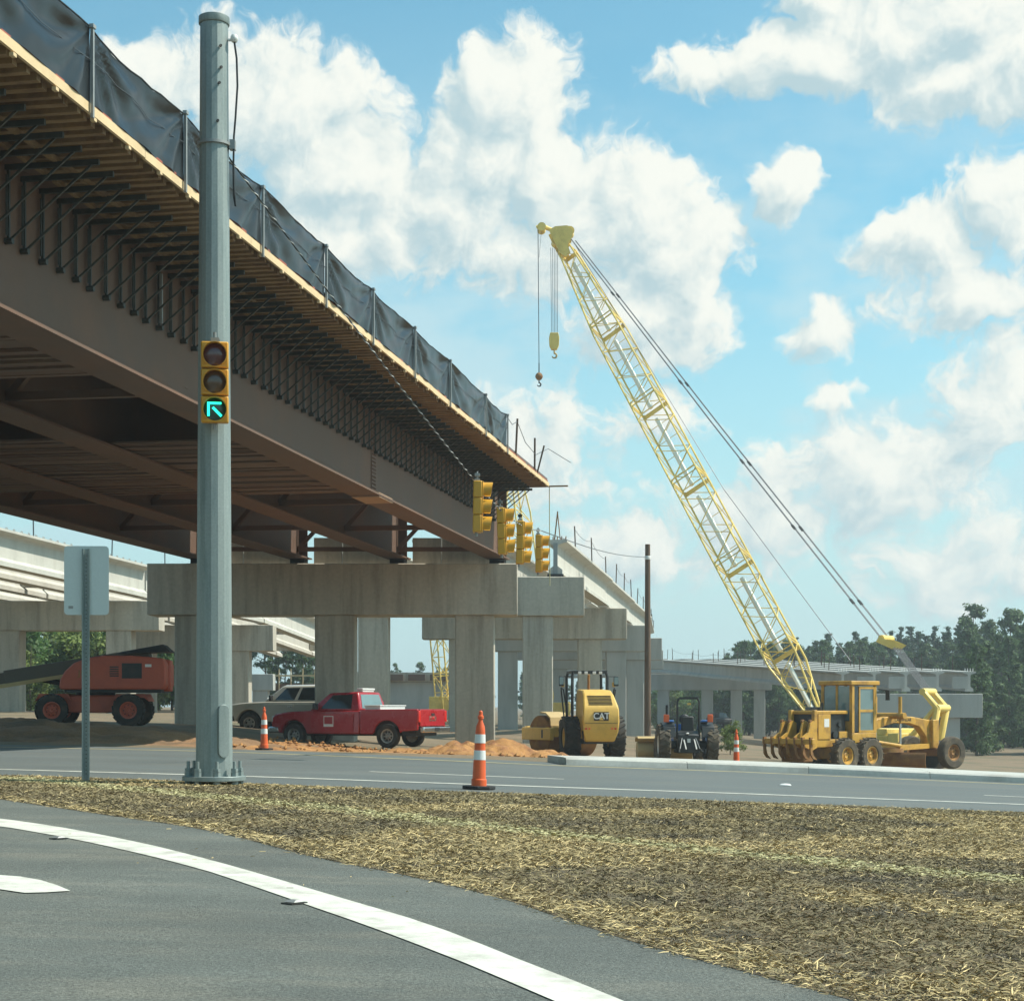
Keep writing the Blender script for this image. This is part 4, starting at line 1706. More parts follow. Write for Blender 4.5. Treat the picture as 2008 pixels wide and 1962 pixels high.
# ---------------------------------------------------------------- traffic channelizers
def channelizer(label, x, y, s=1.0, rz=0, lean=0):
    t = thing('traffic_channelizer', label, 'traffic cone', (x, y, G(x, y) + .004), rz, 'orange traffic channelizers')
    mb = MB()
    pl = [(.23 * math.cos(2 * math.pi * (k + .5) / 8), .23 * math.sin(2 * math.pi * (k + .5) / 8)) for k in range(8)]
    mb.prism([(a, b) for a, b in pl], 0, .045, RX90)
    mb.build('base', 'rubber', t, bevel=.008)
    prof = [(.105, .04), (.105, .13), (.092, .14), (.086, .35), (.080, .42), (.072, .66), (.066, .80), (.058, .86), (.03, .93), (.03, .955), (.042, .965), (.042, 1.0), (.028, 1.01), (.026, 1.06), (.012, 1.075)]
    mb = MB()
    mb.lathe(prof, 20)
    mb.build('body', 'cone_orange', t, smooth=40)
    for (za, zb_, ra, rb) in ((.40, .53, .0845, .0795), (.63, .75, .0765, .0715)):
        mb = MB()
        mb.lathe([(ra, za), (rb, zb_)], 20)
        mb.build('reflective_band', 'cone_white', t, smooth=40)
    t.scale = (s, s, s)
    t.rotation_euler = (0, lean, rz)
    return t


p = gp(939, 1547)
channelizer('orange and white channelizer cone on the near road edge, nearest the camera', p.x, p.y, 1.0, .3, R(1.5))
p = gp(518, 1470)
channelizer('orange and white channelizer cone in front of the beige pickup', p.x, p.y, .93, 1.1)
p = at(1444, 1493, 42)
channelizer('small orange and white channelizer cone behind the median left of the grader', p.x, 42, .8, 2.0)

# ================================================================ vehicles
_wheel_cache = {}


def wheel(root, x, y, Rw, Wd, rimR, side, tyre='tyre', rim='rim_grey', lugs=0, spokes=0, zc=None, steer=0.0, dish=.05):
    """tyre with rim, the outer face towards side*y"""
    key = (Rw, Wd, rimR, tyre, rim, lugs, spokes, dish)
    if key not in _wheel_cache:
        mb = MB()
        prof = [(rimR, -Wd * .40), (rimR * 1.08, -Wd * .47), (Rw * .90, -Wd * .5), (Rw * .975, -Wd * .42), (Rw, -Wd * .2), (Rw, Wd * .2), (Rw * .975, Wd * .42), (Rw * .90, Wd * .5), (rimR * 1.08, Wd * .47), (rimR, Wd * .40)]
        mb.lathe(prof, 40, RX90.inverted(), closed=True)
        if lugs:
            for k in range(lugs):
                for sd in (-1, 1):
                    a = 2 * math.pi * (k + (.5 if sd > 0 else 0)) / lugs
                    mx = Matrix.Rotation(a, 4, 'Y') @ Matrix.Translation((0, sd * Wd * .25, Rw)) @ Matrix.Rotation(sd * R(32), 4, 'Z')
                    mb.box(-.035 * Rw / .7, .035 * Rw / .7, -Wd * .27, Wd * .27, -.03 * Rw, .035 * Rw, mx)
        tm = mb.mesh('tyre', tyre, 35)
        mb = MB()
        d = Wd * .36
        mb.lathe([(.001, d - dish), (rimR * .25, d - dish + .035), (rimR * .34, d - dish), (rimR * .72, d - dish - .03), (rimR * .86, d + .005), (rimR * 1.0, d + .012), (rimR * 1.01, -d), (rimR * .7, -d), (.001, -d + .02)], 32, RX90.inverted())
        rm = mb.mesh('rim', rim, 35)
        mb = MB()
        nh = spokes if spokes else 8
        for k in range(nh):
            a = 2 * math.pi * k / nh
            cx, cz = rimR * .58 * math.cos(a), rimR * .58 * math.sin(a)
            mb.tube((cx, d - dish - .05, cz), (cx, d - dish - .004, cz), rimR * (.16 if spokes else .07), n=10)
        hm = mb.mesh('rim_openings', 'plastic_black')
        _wheel_cache[key] = (tm, rm, hm)
    tm, rm, hm = _wheel_cache[key]
    w = place('wheel', tm, root, (x, y, Rw if zc is None else zc), (0, random.uniform(0, 2), (0 if side > 0 else math.pi) + steer))
    place('rim', rm, w)
    place('rim_openings', hm, w)['kind'] = 'stuff'
    return w


def quad_panel(mb, q, u0, u1, v0, v1, off, th=.006):
    """plate laid on the quad (p00,p10,p11,p01), offset outwards"""
    a, b, c, d = [Vector(x) for x in q]

    def pt(u, v):
        return a.lerp(b, u).lerp(d.lerp(c, u), v)
    n = (b - a).cross(d - a).normalized()
    ps_ = [pt(u0, v0), pt(u1, v0), pt(u1, v1), pt(u0, v1)]
    lo = [p + n * (off - th) for p in ps_]
    hi = [p + n * off for p in ps_]
    mb.hexa(lo, hi)


def arch(cx, r_, zbot, rev=False):
    pts = []
    zc_ = .42
    a0 = math.asin(max(-1, min(1, (zbot - zc_) / r_)))
    for k in range(13):
        a = (math.pi - a0) + (a0 - (math.pi - a0)) * k / 12
        pts.append((cx + r_ * math.cos(a), zc_ + r_ * math.sin(a)))
    return pts          # from rear (-x) over the top to front (+x)


def pickup(label, loc, rz, paint, roof=None, crew=False, toolbox=False):
    t = thing('pickup_truck', label, 'pickup truck', loc, rz)
    HW = 1.0
    fa, ra = 1.95, -1.65
    xcab = -.62 if not crew else -1.05
    zs = .46
    # front body with hood and cab lower, wheel opening cut in
    poly = [(xcab, zs), (1.40, zs)] + arch(fa, .50, zs) + [(2.62, .52), (2.80, .56), (2.86, .80), (2.83, 1.02), (2.70, 1.12), (2.2, 1.19), (1.28, 1.235), (xcab, 1.245)]

    def narrow(x, y, z):
        k = 1 - max(0, (x - 2.2)) * .10
        if z > 1.0:
            k *= 1 - (z - 1.0) * .16
        if z < .6:
            k *= .985
        return (x, y * k, z)
    mb = MB()
    mb.prism(poly, -HW, HW, taper=narrow)
    body = mb.build('body', paint, t, bevel=.045)
    # cargo bed: two sides with wheel openings, front wall, floor
    sp2 = [(-2.80, .60), (-2.2, .56)] + arch(ra, .50, .50) + [(-1.1, zs), (xcab - .02, zs), (xcab - .02, 1.27), (-2.80, 1.29)]
    for s in (-1, 1):
        mb = MB()
        mb.prism(sp2, s * (HW - .11), s * HW)
        mb.build('bed_side', paint, t, bevel=.03)
    mb = MB()
    mb.box(-2.74, xcab - .03, -HW + .11, HW - .11, .72, .80)
    mb.box(xcab - .10, xcab - .03, -HW + .11, HW - .11, .80, 1.22)
    mb.build('bed_floor', 'plastic_black', t)
    mb = MB()
    mb.box(-2.845, -2.79, -HW + .12, HW - .12, .72, 1.28)
    tg = mb.build('tailgate', paint, t, bevel=.02)
    mb = MB()
    mb.box(-2.86, -2.846, -.11, .11, 1.08, 1.15)
    mb.build('handle', 'plastic_black', tg)
    if not crew:
        place('badge', text_mesh('badge', 'GMC', .17, 'tail_red', .006), tg, (-2.852, 0, .98), (R(90), 0, R(-90)))
        mb = MB()
        mb.box(-2.848, -2.8455, -.24, .24, .895, 1.065)
        mb.build('badge_plate', 'chrome', tg)
    # underbody, so that the openings look into the dark
    mb = MB()
    mb.box(-2.6, 2.5, -.74, .74, .40, .95)
    mb.build('underbody', 'plastic_black', t)
    # cab greenhouse
    xf0, xf1 = 1.36, .66
    xr0, xr1 = xcab + .02, xcab + .20
    zb_, ztp = 1.235, 1.86
    b = [(xr0, -.93, zb_), (xf0, -.93, zb_), (xf0, .93, zb_), (xr0, .93, zb_)]
    tp = [(xr1, -.74, ztp), (xf1, -.74, ztp - .03), (xf1, .74, ztp - .03), (xr1, .74, ztp)]
    mb = MB()
    mb.hexa(b, tp)
    cab = mb.build('cab', paint, t, bevel=.05)
    if roof:
        mb = MB()
        mb.hexa([(xr1 + .03, -.70, ztp - .005), (xf1 - .03, -.70, ztp - .03), (xf1 - .03, .70, ztp - .03), (xr1 + .03, .70, ztp - .005)],
                [(xr1 + .1, -.62, ztp + .03), (xf1 - .12, -.62, ztp + .01), (xf1 - .12, .62, ztp + .01), (xr1 + .1, .62, ztp + .03)])
        mb.build('roof_panel', roof, cab, bevel=.02)
    for s in (-1, 1):
        if s < 0:
            qd = (b[0], b[1], tp[1], tp[0])
        else:
            qd = (b[2], b[3], tp[3], tp[2])
        spans = [(.17, .80)] if not crew else [(.10, .44), (.50, .84)]
        for (u0, u1) in spans:
            if s > 0:
                u0, u1 = 1 - u1, 1 - u0
            mb = MB()
            # slanted front edge follows the windscreen pillar
            quad_panel(mb, qd, u0, u1, .10, .86, .010)
            mb.build('side_window', 'glass_dark', cab)
    mb = MB()
    quad_panel(mb, (b[1], b[2], tp[2], tp[1]), .05, .95, .06, .93, .010)
    mb.build('windscreen', 'glass_dark', cab)
    mb = MB()
    quad_panel(mb, (b[3], b[0], tp[0], tp[3]), .10, .90, .12, .86, .010)
    mb.build('rear_window', 'glass_sky', cab)
    # doors: shut lines as thin recess strips, handles, mirrors
    doors = [(xcab + .22, 1.30)] if not crew else [(-.98, .12), (.14, 1.30)]
    for s in (-1, 1):
        for (xa, xb) in doors:
            mb = MB()
            y0, y1 = sorted((s * (HW - .004), s * (HW + .006)))
            mb.box(xa + .012, xb - .012, y0, y1, .52, 1.14)
            d_ = mb.build('door', paint, t, bevel=.004)
            mb = MB()
            y0, y1 = sorted((s * (HW + .0065), s * (HW + .035)))
            mb.box(xa + .06, xa + .24, y0, y1, 1.02, 1.06)
            mb.build('handle', 'chrome' if crew else paint, d_)
        mb = MB()
        y0, y1 = sorted((s * (HW - .05), s * (HW + .20)))
        mb.box(.98, 1.08, y0, y1, 1.27, 1.48)
        mb.build('mirror', 'plastic_black', t, bevel=.03)
        y0, y1 = sorted((s * (HW - .16), s * (HW + .004)))
        mb = MB()
        mb.box(-2.855, -2.78, y0, y1, .86, 1.24)
        mb.build('tail_light', 'tail_red', t, bevel=.015)
        y0, y1 = sorted((s * .62, s * .93))
        mb = MB()
        mb.box(2.66, 2.845, y0, y1, .86, 1.06)
        mb.build('headlight', 'lamp_clear', t, bevel=.02)
    mb = MB()
    mb.box(2.80, 2.868, -.6, .6, .80, 1.07)
    mb.build('grille', 'plastic_black', t)
    mb = MB()
    mb.box(2.869, 2.885, -.6, .6, .92, .955)
    mb.build('grille_bar', 'chrome', t)
    mb = MB()
    mb.box(2.55, 2.98, -.96, .96, .48, .70)
    mb.build('front_bumper', 'chrome' if not crew else 'plastic_black', t, bevel=.05)
    mb = MB()
    mb.box(-3.02, -2.87, -.95, .95, .52, .70)
    bp_ = mb.build('rear_bumper', 'chrome', t, bevel=.03)
    mb = MB()
    mb.box(-3.028, -3.019, -.16, .16, .55, .68)
    mb.build('licence_plate', 'plastic_black', bp_)
    for x in (fa, ra):
        for s in (-1, 1):
            wheel(t, x, s * .86, .40, .265, .235, s, spokes=5 if crew else 8)
    if toolbox:
        mb = MB()
        mb.box(xcab - .72, xcab - .14, -.86, .86, 1.16, 1.38)
        tb = mb.build('toolbox', 'white_paint', t, bevel=.02)
        mb = MB()
        mb.box(xcab - .74, xcab - .12, -.9, .9, 1.381, 1.42)
        mb.build('lid', 'white_paint', tb, bevel=.01)
        mb = MB()
        mb.box(xcab + .22, xcab + .42, -.38, .38, ztp, ztp + .05)
        mb.build('beacon_base', 'white_paint', t, bevel=.01)
        mb = MB()
        mb.box(xcab + .2, xcab + .44, -.42, .42, ztp + .052, ztp + .13)
        mb.build('light_bar', 'lamp_clear', t, bevel=.02)
        # square door decal
        for (m_, a0, a1, z0, z1, yy) in (('white_paint', .72, 1.10, .70, 1.06, .0085), ('truck_red', .75, 1.07, .79, 1.03, .011)):
            mb = MB()
            mb.box(a0 - .35, a1 - .35, HW + yy - .002, HW + yy, z0, z1)
            mb.build('door_decal', m_, t)
    return t


def on(x, y):
    return (x, y, G(x, y) - .01)


pickup('red pickup truck with white toolbox parked beside the orange sand', on(-5.2, 58.6), R(180 - 25), 'truck_red', toolbox=True)
bx = on(-8.0, 67.2)
pickup('beige crew-cab pickup parked behind the red pickup', bx, R(180 - 12), 'truck_beige', roof='truck_roof_white', crew=True)

# far dark car under the low ramp
cx_ = at(1410, 1424, 190)
t = thing('parked_car', 'small dark car parked far off under the low ramp', 'car', (cx_.x, 190, cx_.z - .1), R(-80))
mb = MB()
mb.prism([(-1.9, .4), (1.9, .4), (2.1, .6), (2.0, .95), (1.0, 1.05), (-2.0, 1.1), (-2.1, .6)], -.9, .9)
mb.build('body', 'machine_black', t, bevel=.08)
mb = MB()
mb.hexa([(-1.6, -.8, 1.06), (1.0, -.8, 1.06), (1.0, .8, 1.06), (-1.6, .8, 1.06)], [(-1.2, -.65, 1.6), (.4, -.65, 1.6), (.4, .65, 1.6), (-1.2, .65, 1.6)])
mb.build('cabin', 'glass_dark', t, bevel=.05)
for x in (-1.3, 1.3):
    for s in (-1, 1):
        wheel(t, x, s * .8, .33, .22, .2, s)

# ================================================================ red boom lift on the left
bl = thing('boom_lift', 'red wheeled boom lift with lowered boom parked on the earth bank at left', 'boom lift', on(-13.35, 55.6), R(184))
LX = bl
for x in (1.2, -1.2):
    for s in (-1, 1):
        wheel(LX, x, s * 1.0, .50, .38, .27, s, tyre='tyre', rim='lift_red', lugs=18, steer=R(12) if x > 0 else 0)
mb = MB()
mb.box(-1.0, 1.0, -.62, .62, .42, .98)
mb.build('chassis', 'lift_red', LX, bevel=.05)
for x in (1.2, -1.2):
    mb = MB()
    mb.box(x - .16, x + .16, -.82, .82, .40, .62)
    mb.build('axle', 'lift_red', LX, bevel=.03)
    mb = MB()
    mb.prism([(x - .58, .78), (x - .45, 1.02), (x + .45, 1.02), (x + .58, .78), (x + .42, .90), (x - .42, .90)], -.7, .7)
    mb.build('guard', 'lift_red', LX)
mb = MB()
mb.lathe([(.62, .98), (.62, 1.12), (.7, 1.13), (.7, 1.18)], 28)
mb.build('turntable_ring', 'machine_black', LX, smooth=35)
prof = [(-2.25, 1.15), (-2.35, 1.3), (-2.35, 1.95), (-2.25, 2.14), (-1.3, 2.22), (-.4, 2.22), (.1, 2.14), (.5, 1.98), (.78, 1.72), (.92, 1.45), (.95, 1.22), (.9, 1.15)]
for s in (-1, 1):
    mb = MB()
    y0, y1 = sorted((s * .30, s * 1.12))
    mb.prism(prof, y0, y1)
    hd = mb.build('hood', 'lift_red', LX, bevel=.06)
    ya, yb = sorted((s * 1.114, s * 1.128))
    mb = MB()
    mb.box(-1.62, -1.0, ya, yb, 1.50, 1.98)
    mb.build('control_panel', 'machine_black', hd)
    mb = MB()
    for i in range(5):
        mb.box(-.9, -.62, ya, yb, 1.56 + i * .07, 1.60 + i * .07)
    mb.build('vent', 'machine_black', hd)
    mb = MB()
    mb.box(-1.92, -1.72, ya, yb, 1.86, 1.95)
    mb.build('decal', 'white_paint', hd)
    me = text_mesh('lettering', 'JLG', .26, 'grader_rust', .003, 1.1)
    place('lettering', me, hd, (.15, s * 1.124, 1.66), (R(90), 0, 0 if s < 0 else math.pi))
mb = MB()
mb.box(-2.42, -1.7, -.30, .30, 1.1, 2.1)
mb.build('counterweight', 'lift_red', LX, bevel=.05)
mb = MB()
mb.box(-2.2, .8, -1.0, 1.0, 1.06, 1.16)
mb.build('turntable_bed', 'machine_black', LX)
# boom, lowered to the front
A, B = Vector((-1.75, 0, 2.28)), Vector((6.6, 0, .92))
mb = MB()
mb.bar(A, A.lerp(B, .55), .36, .46)
bo = mb.build('boom', 'lift_boom', LX, bevel=.02)
mb = MB()
mb.bar(A.lerp(B, .5), B, .28, .34)
mb.build('boom_inner', 'lift_boom', bo, bevel=.02)
mb = MB()
mb.bar(A + Vector((1.5, .26, -.5)), B + Vector((-1.5, .26, -.02)), .1, .12)
mb.build('hose_carrier', 'bucket_tan', bo)
mb = MB()
mb.tube((.3, 0, 1.2), (2.0, 0, 1.55), .09, n=12)
mb.build('lift_cylinder', 'machine_black', LX, smooth=40)
mb = MB()
mb.hexa([(-2.45, -.62, 2.36), (-.75, -.62, 2.30), (-.75, .62, 2.30), (-2.45, .62, 2.36)], [(-2.2, -.5, 2.60), (-.9, -.5, 2.36), (-.9, .5, 2.36), (-2.2, .5, 2.60)])
mb.build('boom_rear_cover', 'machine_black', LX, bevel=.02)
mb = MB()
for y in (-.5, .5):
    mb.path([(6.6, y, .45), (7.9, y, .45), (7.9, y, 1.5), (6.6, y, 1.5), (6.6, y, .45)], .03, 6)
for x in (6.6, 7.9):
    mb.path([(x, -.5, .45), (x, .5, .45), (x, .5, 1.5), (x, -.5, 1.5)], .03, 6)
mb.box(6.6, 7.9, -.5, .5, .40, .46)
mb.build('basket', 'lift_boom', LX, loc=(0, 0, .1))

# ================================================================ road roller
ro = thing('road_roller', 'yellow road roller with open black roll frame seen from behind', 'road roller', on(2.85, 61.6), R(90 + 9))
for s in (-1, 1):
    wheel(ro, 0, s * .80, .74, .56, .36, s, tyre='tyre', rim='cat_yellow', lugs=20)


def hood_taper(x, y, z):
    k = 1.0
    if z > 1.7:
        k = 1 - (z - 1.7) * .30
    if z < 1.0:
        k = 1 - (1.0 - z) * .55
    return (x, y * k, z)


mb = MB()
mb.prism([(-1.35, .62), (-1.50, .95), (-1.55, 1.30), (-1.55, 1.72), (-1.45, 1.90), (-1.05, 2.28), (-.75, 2.42), (.30, 2.46), (.30, .80), (-.9, .62)], -.66, .66, taper=hood_taper)
hd = mb.build('hood', 'cat_yellow', ro, bevel=.06)
mb = MB()
for i in range(7):
    x0 = -1.46 + i * .052
    mb.box(x0, x0 + .02, -.42, .42, 1.905 + i * .049, 1.915 + i * .049 + .02)
mb.build('vent', 'machine_black', hd, kind='stuff')
mb = MB()
mb.box(-1.558, -1.553, -.57, .57, 1.262, 1.275)
mb.build('hood_seam', 'machine_black', hd)
mb = MB()
mb.box(-1.572, -1.556, -.26, .26, 1.36, 1.66)
bd = mb.build('badge', 'plastic_black', hd)
me = text_mesh('badge_letters', 'CAT', .30, 'white_paint', .004, .95)
place('badge_letters', me, bd, (-1.576, 0, 1.51), (R(90), 0, R(-90)))
mb = MB()
mb.prism([(-.08, 1.38), (.08, 1.38), (0, 1.50)], -.004, .004, Matrix.Translation((-1.586, 0, 0)) @ Matrix.Rotation(R(90), 4, 'Z'))
mb.build('badge_triangle', 'cat_yellow', bd)
for y in (-.5, -.38, .42, .54):
    mb = MB()
    mb.tube((-1.55, y, 1.08), (-1.585, y, 1.08), .035, n=12)
    mb.build('rear_lamp', 'tail_red' if abs(y) > .45 else 'lamp_orange', ro, smooth=40)
mb = MB()
mb.box(-1.2, .6, -.55, .55, .55, 1.0)
mb.build('rear_frame', 'machine_black', ro)
# platform, steps, seat
mb = MB()
mb.box(.3, 1.55, -.80, .80, 1.35, 1.5)
mb.box(.4, 1.4, .55, .95, .9, 1.34)
mb.box(.4, 1.4, -.95, -.55, .9, 1.34)
mb.build('platform', 'machine_black', ro, bevel=.02)
mb = MB()
mb.box(.55, .70, -.28, .28, 1.9, 2.45)
mb.box(.6, 1.05, -.28, .28, 1.75, 1.92)
mb.box(.7, .9, -.2, .2, 1.5, 1.75)
mb.build('seat', 'plastic_black', ro, bevel=.05)
mb = MB()
mb.box(1.32, 1.5, -.3, .3, 1.5, 2.15)
mb.tube((1.28, 0, 2.1), (1.15, 0, 2.2), .19, n=20)
mb.build('console', 'machine_black', ro, bevel=.03)
# roll frame
for s in (-1, 1):
    mb = MB()
    mb.path([(.42, s * .64, 1.5), (.40, s * .64, 2.9), (.46, s * .60, 3.08)], .055, 8)
    mb.build('roll_post', 'machine_black', ro, smooth=50)
    mb = MB()
    mb.path([(1.48, s * .64, 1.5), (1.50, s * .64, 2.9), (1.44, s * .60, 3.08)], .05, 8)
    mb.build('roll_post', 'machine_black', ro, smooth=50)
    mb = MB()
    mb.bar((.44, s * .60, 3.08), (1.46, s * .60, 3.08), .09, .09)
    mb.build('roll_rail', 'machine_black', ro)
    mb = MB()
    mb.path([(.5, s * .78, 1.4), (.48, s * .95, 2.45), (.75, s * .98, 2.52), (.85, s * .96, 2.4), (.85, s * .85, 1.4)], .028, 6)
    mb.build('hand_rail', 'machine_black', ro, smooth=50)
    mb = MB()
    mb.bar((.5, s * .62, 2.92), (.62, s * .98, 2.92), .03, .03)
    mi = mb.build('mirror_arm', 'machine_black', ro)
    mb = MB()
    mb.box(.58, .64, s * 1.0 - .09, s * 1.0 + .09, 2.58, 2.94)
    mb.build('mirror', 'plastic_black', mi, bevel=.02)
    mb = MB()
    mb.box(.565, .578, s * 1.0 - .075, s * 1.0 + .075, 2.64, 2.90)
    mb.build('mirror_glass', 'glass_sky', mi)
    mb = MB()
    mb.box(.66, .74, s * .93 - .05, s * .93 + .05, 2.55, 2.72)
    mb.build('lamp', 'cat_yellow', ro, bevel=.015)
for x in (.45, 1.45):
    mb = MB()
    mb.bar((x, -.62, 3.08), (x, .62, 3.08), .1, .1)
    mb.build('roll_rail', 'machine_black', ro)
for y in (-.38, -.15, .15, .38):
    mb = MB()
    mb.box(.36, .42, y - .06, y + .06, 3.0, 3.10)
    mb.build('work_lamp', 'lamp_clear', ro, bevel=.01)
mb = MB()
mb.path([(.05, .12, 2.45), (.05, .12, 2.85), (.0, .12, 2.98)], .045, 10)
mb.build('exhaust', 'grader_rust', ro, smooth=50)
# front yoke and drum, steered to the left
ART = Matrix.Translation((1.75, 0, 0)) @ Matrix.Rotation(R(22), 4, 'Z') @ Matrix.Translation((-1.75, 0, 0))


def steer(mb):
    mb.v = [tuple(ART @ Vector(p)) for p in mb.v]
    return mb


mb = MB()
mb.box(1.5, 2.1, -.3, .3, .6, 1.1)
mb.build('articulation', 'machine_black', ro, bevel=.03)
mb = MB()
mb.lathe([(.72, -1.06), (.76, -1.03), (.76, 1.03), (.72, 1.06)], 48, Matrix.Translation((3.05, 0, .76)) @ RX90)
steer(mb).build('drum', 'grader_rust', ro, smooth=35)
for s in (-1, 1):
    y0, y1 = sorted((s * 1.08, s * 1.24))
    mb = MB()
    mb.box(2.0, 4.0, y0, y1, .62, 1.08)
    sf = steer(mb).build('drum_frame', 'cat_yellow', ro, bevel=.03)
    ya, yb = sorted((s * 1.241, s * 1.25))
    mb = MB()
    mb.box(2.5, 2.6, ya, yb, .7, 1.0)
    steer(mb).build('slot', 'machine_black', sf)
for (xa, xb) in ((2.0, 2.22), (3.86, 4.08)):
    mb = MB()
    mb.box(xa, xb, -1.07, 1.07, .74, 1.12)
    steer(mb).build('drum_beam', 'cat_yellow', ro, bevel=.03)
mb = MB()
mb.prism([(2.24, 1.14), (2.3, 1.45), (2.6, 1.62), (3.0, 1.66), (3.0, 1.61), (2.62, 1.57), (2.35, 1.41), (2.3, 1.14)], .2, 1.05)
steer(mb).build('drum_cover', 'bucket_tan', ro)

# ================================================================ blue tractor
tr = thing('tractor', 'blue farm tractor with roll hoop seen from behind next to the median', 'tractor', on(6.7, 66.5), R(90 + 3))
for s in (-1, 1):
    wheel(tr, 0, s * .92, .76, .44, .38, s, tyre='tyre_muddy', rim='white_paint', lugs=20)
    wheel(tr, 2.15, s * .78, .48, .3, .25, s, tyre='tyre_muddy', rim='white_paint', lugs=14)
    y0, y1 = sorted((s * .50, s * .98))
    mb = MB()
    mb.prism([(-.62, 1.05), (-.5, 1.45), (-.1, 1.62), (.4, 1.60), (.62, 1.4), (.62, 1.3), (.36, 1.50), (-.1, 1.52), (-.42, 1.36), (-.54, 1.05)], y0, y1)
    fd = mb.build('fender', 'machine_black', tr, bevel=.015)
    mb = MB()
    mb.box(-.30, .1, s * .66 - .13, s * .66 + .13, 1.625, 1.70)
    mb.build('fender_cap', 'tractor_blue', fd, bevel=.03)
    mb = MB()
    mb.box(-.46, -.30, s * .84 - .1, s * .84 + .1, 1.63, 1.92)
    mb.build('lamp', 'lamp_orange', fd, bevel=.02)
    mb = MB()
    mb.path([(-.35, s * .42, 1.0), (-.42, s * .42, 2.4), (-.42, s * .34, 2.54)], .042, 8)
    mb.build('roll_post', 'machine_black', tr, smooth=50)
    mb = MB()
    mb.path([(-.3, s * .3, .75), (-.9, s * .42, .55), (-1.15, s * .45, .5)], .035, 6)
    mb.build('hitch_arm', 'machine_black', tr)
    mb = MB()
    mb.path([(-.45, s * .22, 1.15), (-.8, s * .38, .62)], .02, 6)
    mb.build('lift_rod', 'post_steel', tr)
mb = MB()
mb.bar((-.42, -.36, 2.54), (-.42, .36, 2.54), .085, .085)
mb.build('roll_bar', 'machine_black', tr)
mb = MB()
mb.box(-.50, -.46, -.09, .05, 2.28, 2.36)
mb.build('beacon', 'cat_yellow', tr)
mb = MB()
mb.prism([(-.55, .45), (.6, .45), (.6, 1.2), (-.2, 1.3), (-.55, 1.15)], -.42, .42)
mb.build('rear_housing', 'machine_black', tr, bevel=.04)
mb = MB()
mb.tube((0, -.75, .76), (0, .75, .76), .16, n=12)
mb.build('rear_axle', 'machine_black', tr, smooth=40)
mb = MB()
mb.prism([(.6, .75), (2.7, .75), (2.8, .95), (2.75, 1.35), (2.4, 1.48), (.6, 1.55)], -.36, .36)
mb.build('hood', 'tractor_blue', tr, bevel=.05)
mb = MB()
mb.box(-.22, -.1, -.24, .24, 1.25, 1.85)
mb.box(-.2, .28, -.24, .24, 1.22, 1.34)
mb.build('seat', 'plastic_black', tr, bevel=.05)
mb = MB()
mb.tube((.62, 0, 1.72), (.70, 0, 1.78), .19, n=20)
mb.bar((.9, 0, 1.4), (.66, 0, 1.75), .05, .05)
mb.build('steering_wheel', 'plastic_black', tr)
mb = MB()
mb.path([(1.2, .58, 1.3), (1.2, .60, 2.15), (1.15, .6, 2.28)], .05, 8)
mb.build('exhaust', 'machine_black', tr, smooth=50)
mb = MB()
mb.box(-.56, -.50, -.06, .06, .85, 1.0)
mb.lathe([(.05, -.03), (.07, 0), (.03, .03)], 12, Matrix.Translation((-.52, .05, 1.2)))
mb.build('hitch_knob', 'white_paint', tr)
mb = MB()
mb.bar((-.5, -.2, 1.02), (-.85, -.25, .60), .05, .03)
mb.bar((-.5, .2, 1.02), (-.85, .15, .60), .05, .03)
mb.build('hitch_chain', 'post_steel', tr)
# rotary broom carried in front
mb = MB()
mb.lathe([(.40, -1.1), (.40, 1.1)], 24, Matrix.Translation((3.35, .4, .42)) @ RX90)
br = mb.build('broom', 'bucket_tan', tr, smooth=40)
mb = MB()
mb.prism([(2.85, .95), (3.0, 1.02), (3.7, 1.02), (3.85, .85), (3.85, .8), (3.7, .96), (3.0, .96), (2.87, .9)], -.72, 1.52)
mb.build('broom_hood', 'bucket_tan', br)
mb = MB()
mb.bar((2.6, 0, .6), (3.2, 0, .7), .14, .14)
mb.build('broom_arm', 'machine_black', br)

# ================================================================ motor grader
gr = thing('motor_grader', 'weathered yellow motor grader with rear ripper parked behind the median', 'road grader', on(12.9, 69.0), R(41))
WB = 6.3
for x in (-.78, .78):
    for s in (-1, 1):
        wheel(gr, x, s * 1.03, .68, .40, .35, s, tyre='tyre_muddy', rim='grader_yellow', lugs=20, dish=.09)
for s in (-1, 1):
    wheel(gr, WB, s * 1.03, .68, .40, .35, s, tyre='tyre_muddy', rim='grader_rust', lugs=0, steer=R(-8), dish=.07)
    y0, y1 = sorted((s * .66, s * .84))
    mb = MB()
    mb.prism([(-1.05, .5), (1.05, .5), (1.2, .7), (1.0, .95), (-1.0, .95), (-1.2, .7)], y0, y1)
    mb.build('tandem_case', 'grader_yellow', gr, bevel=.03)
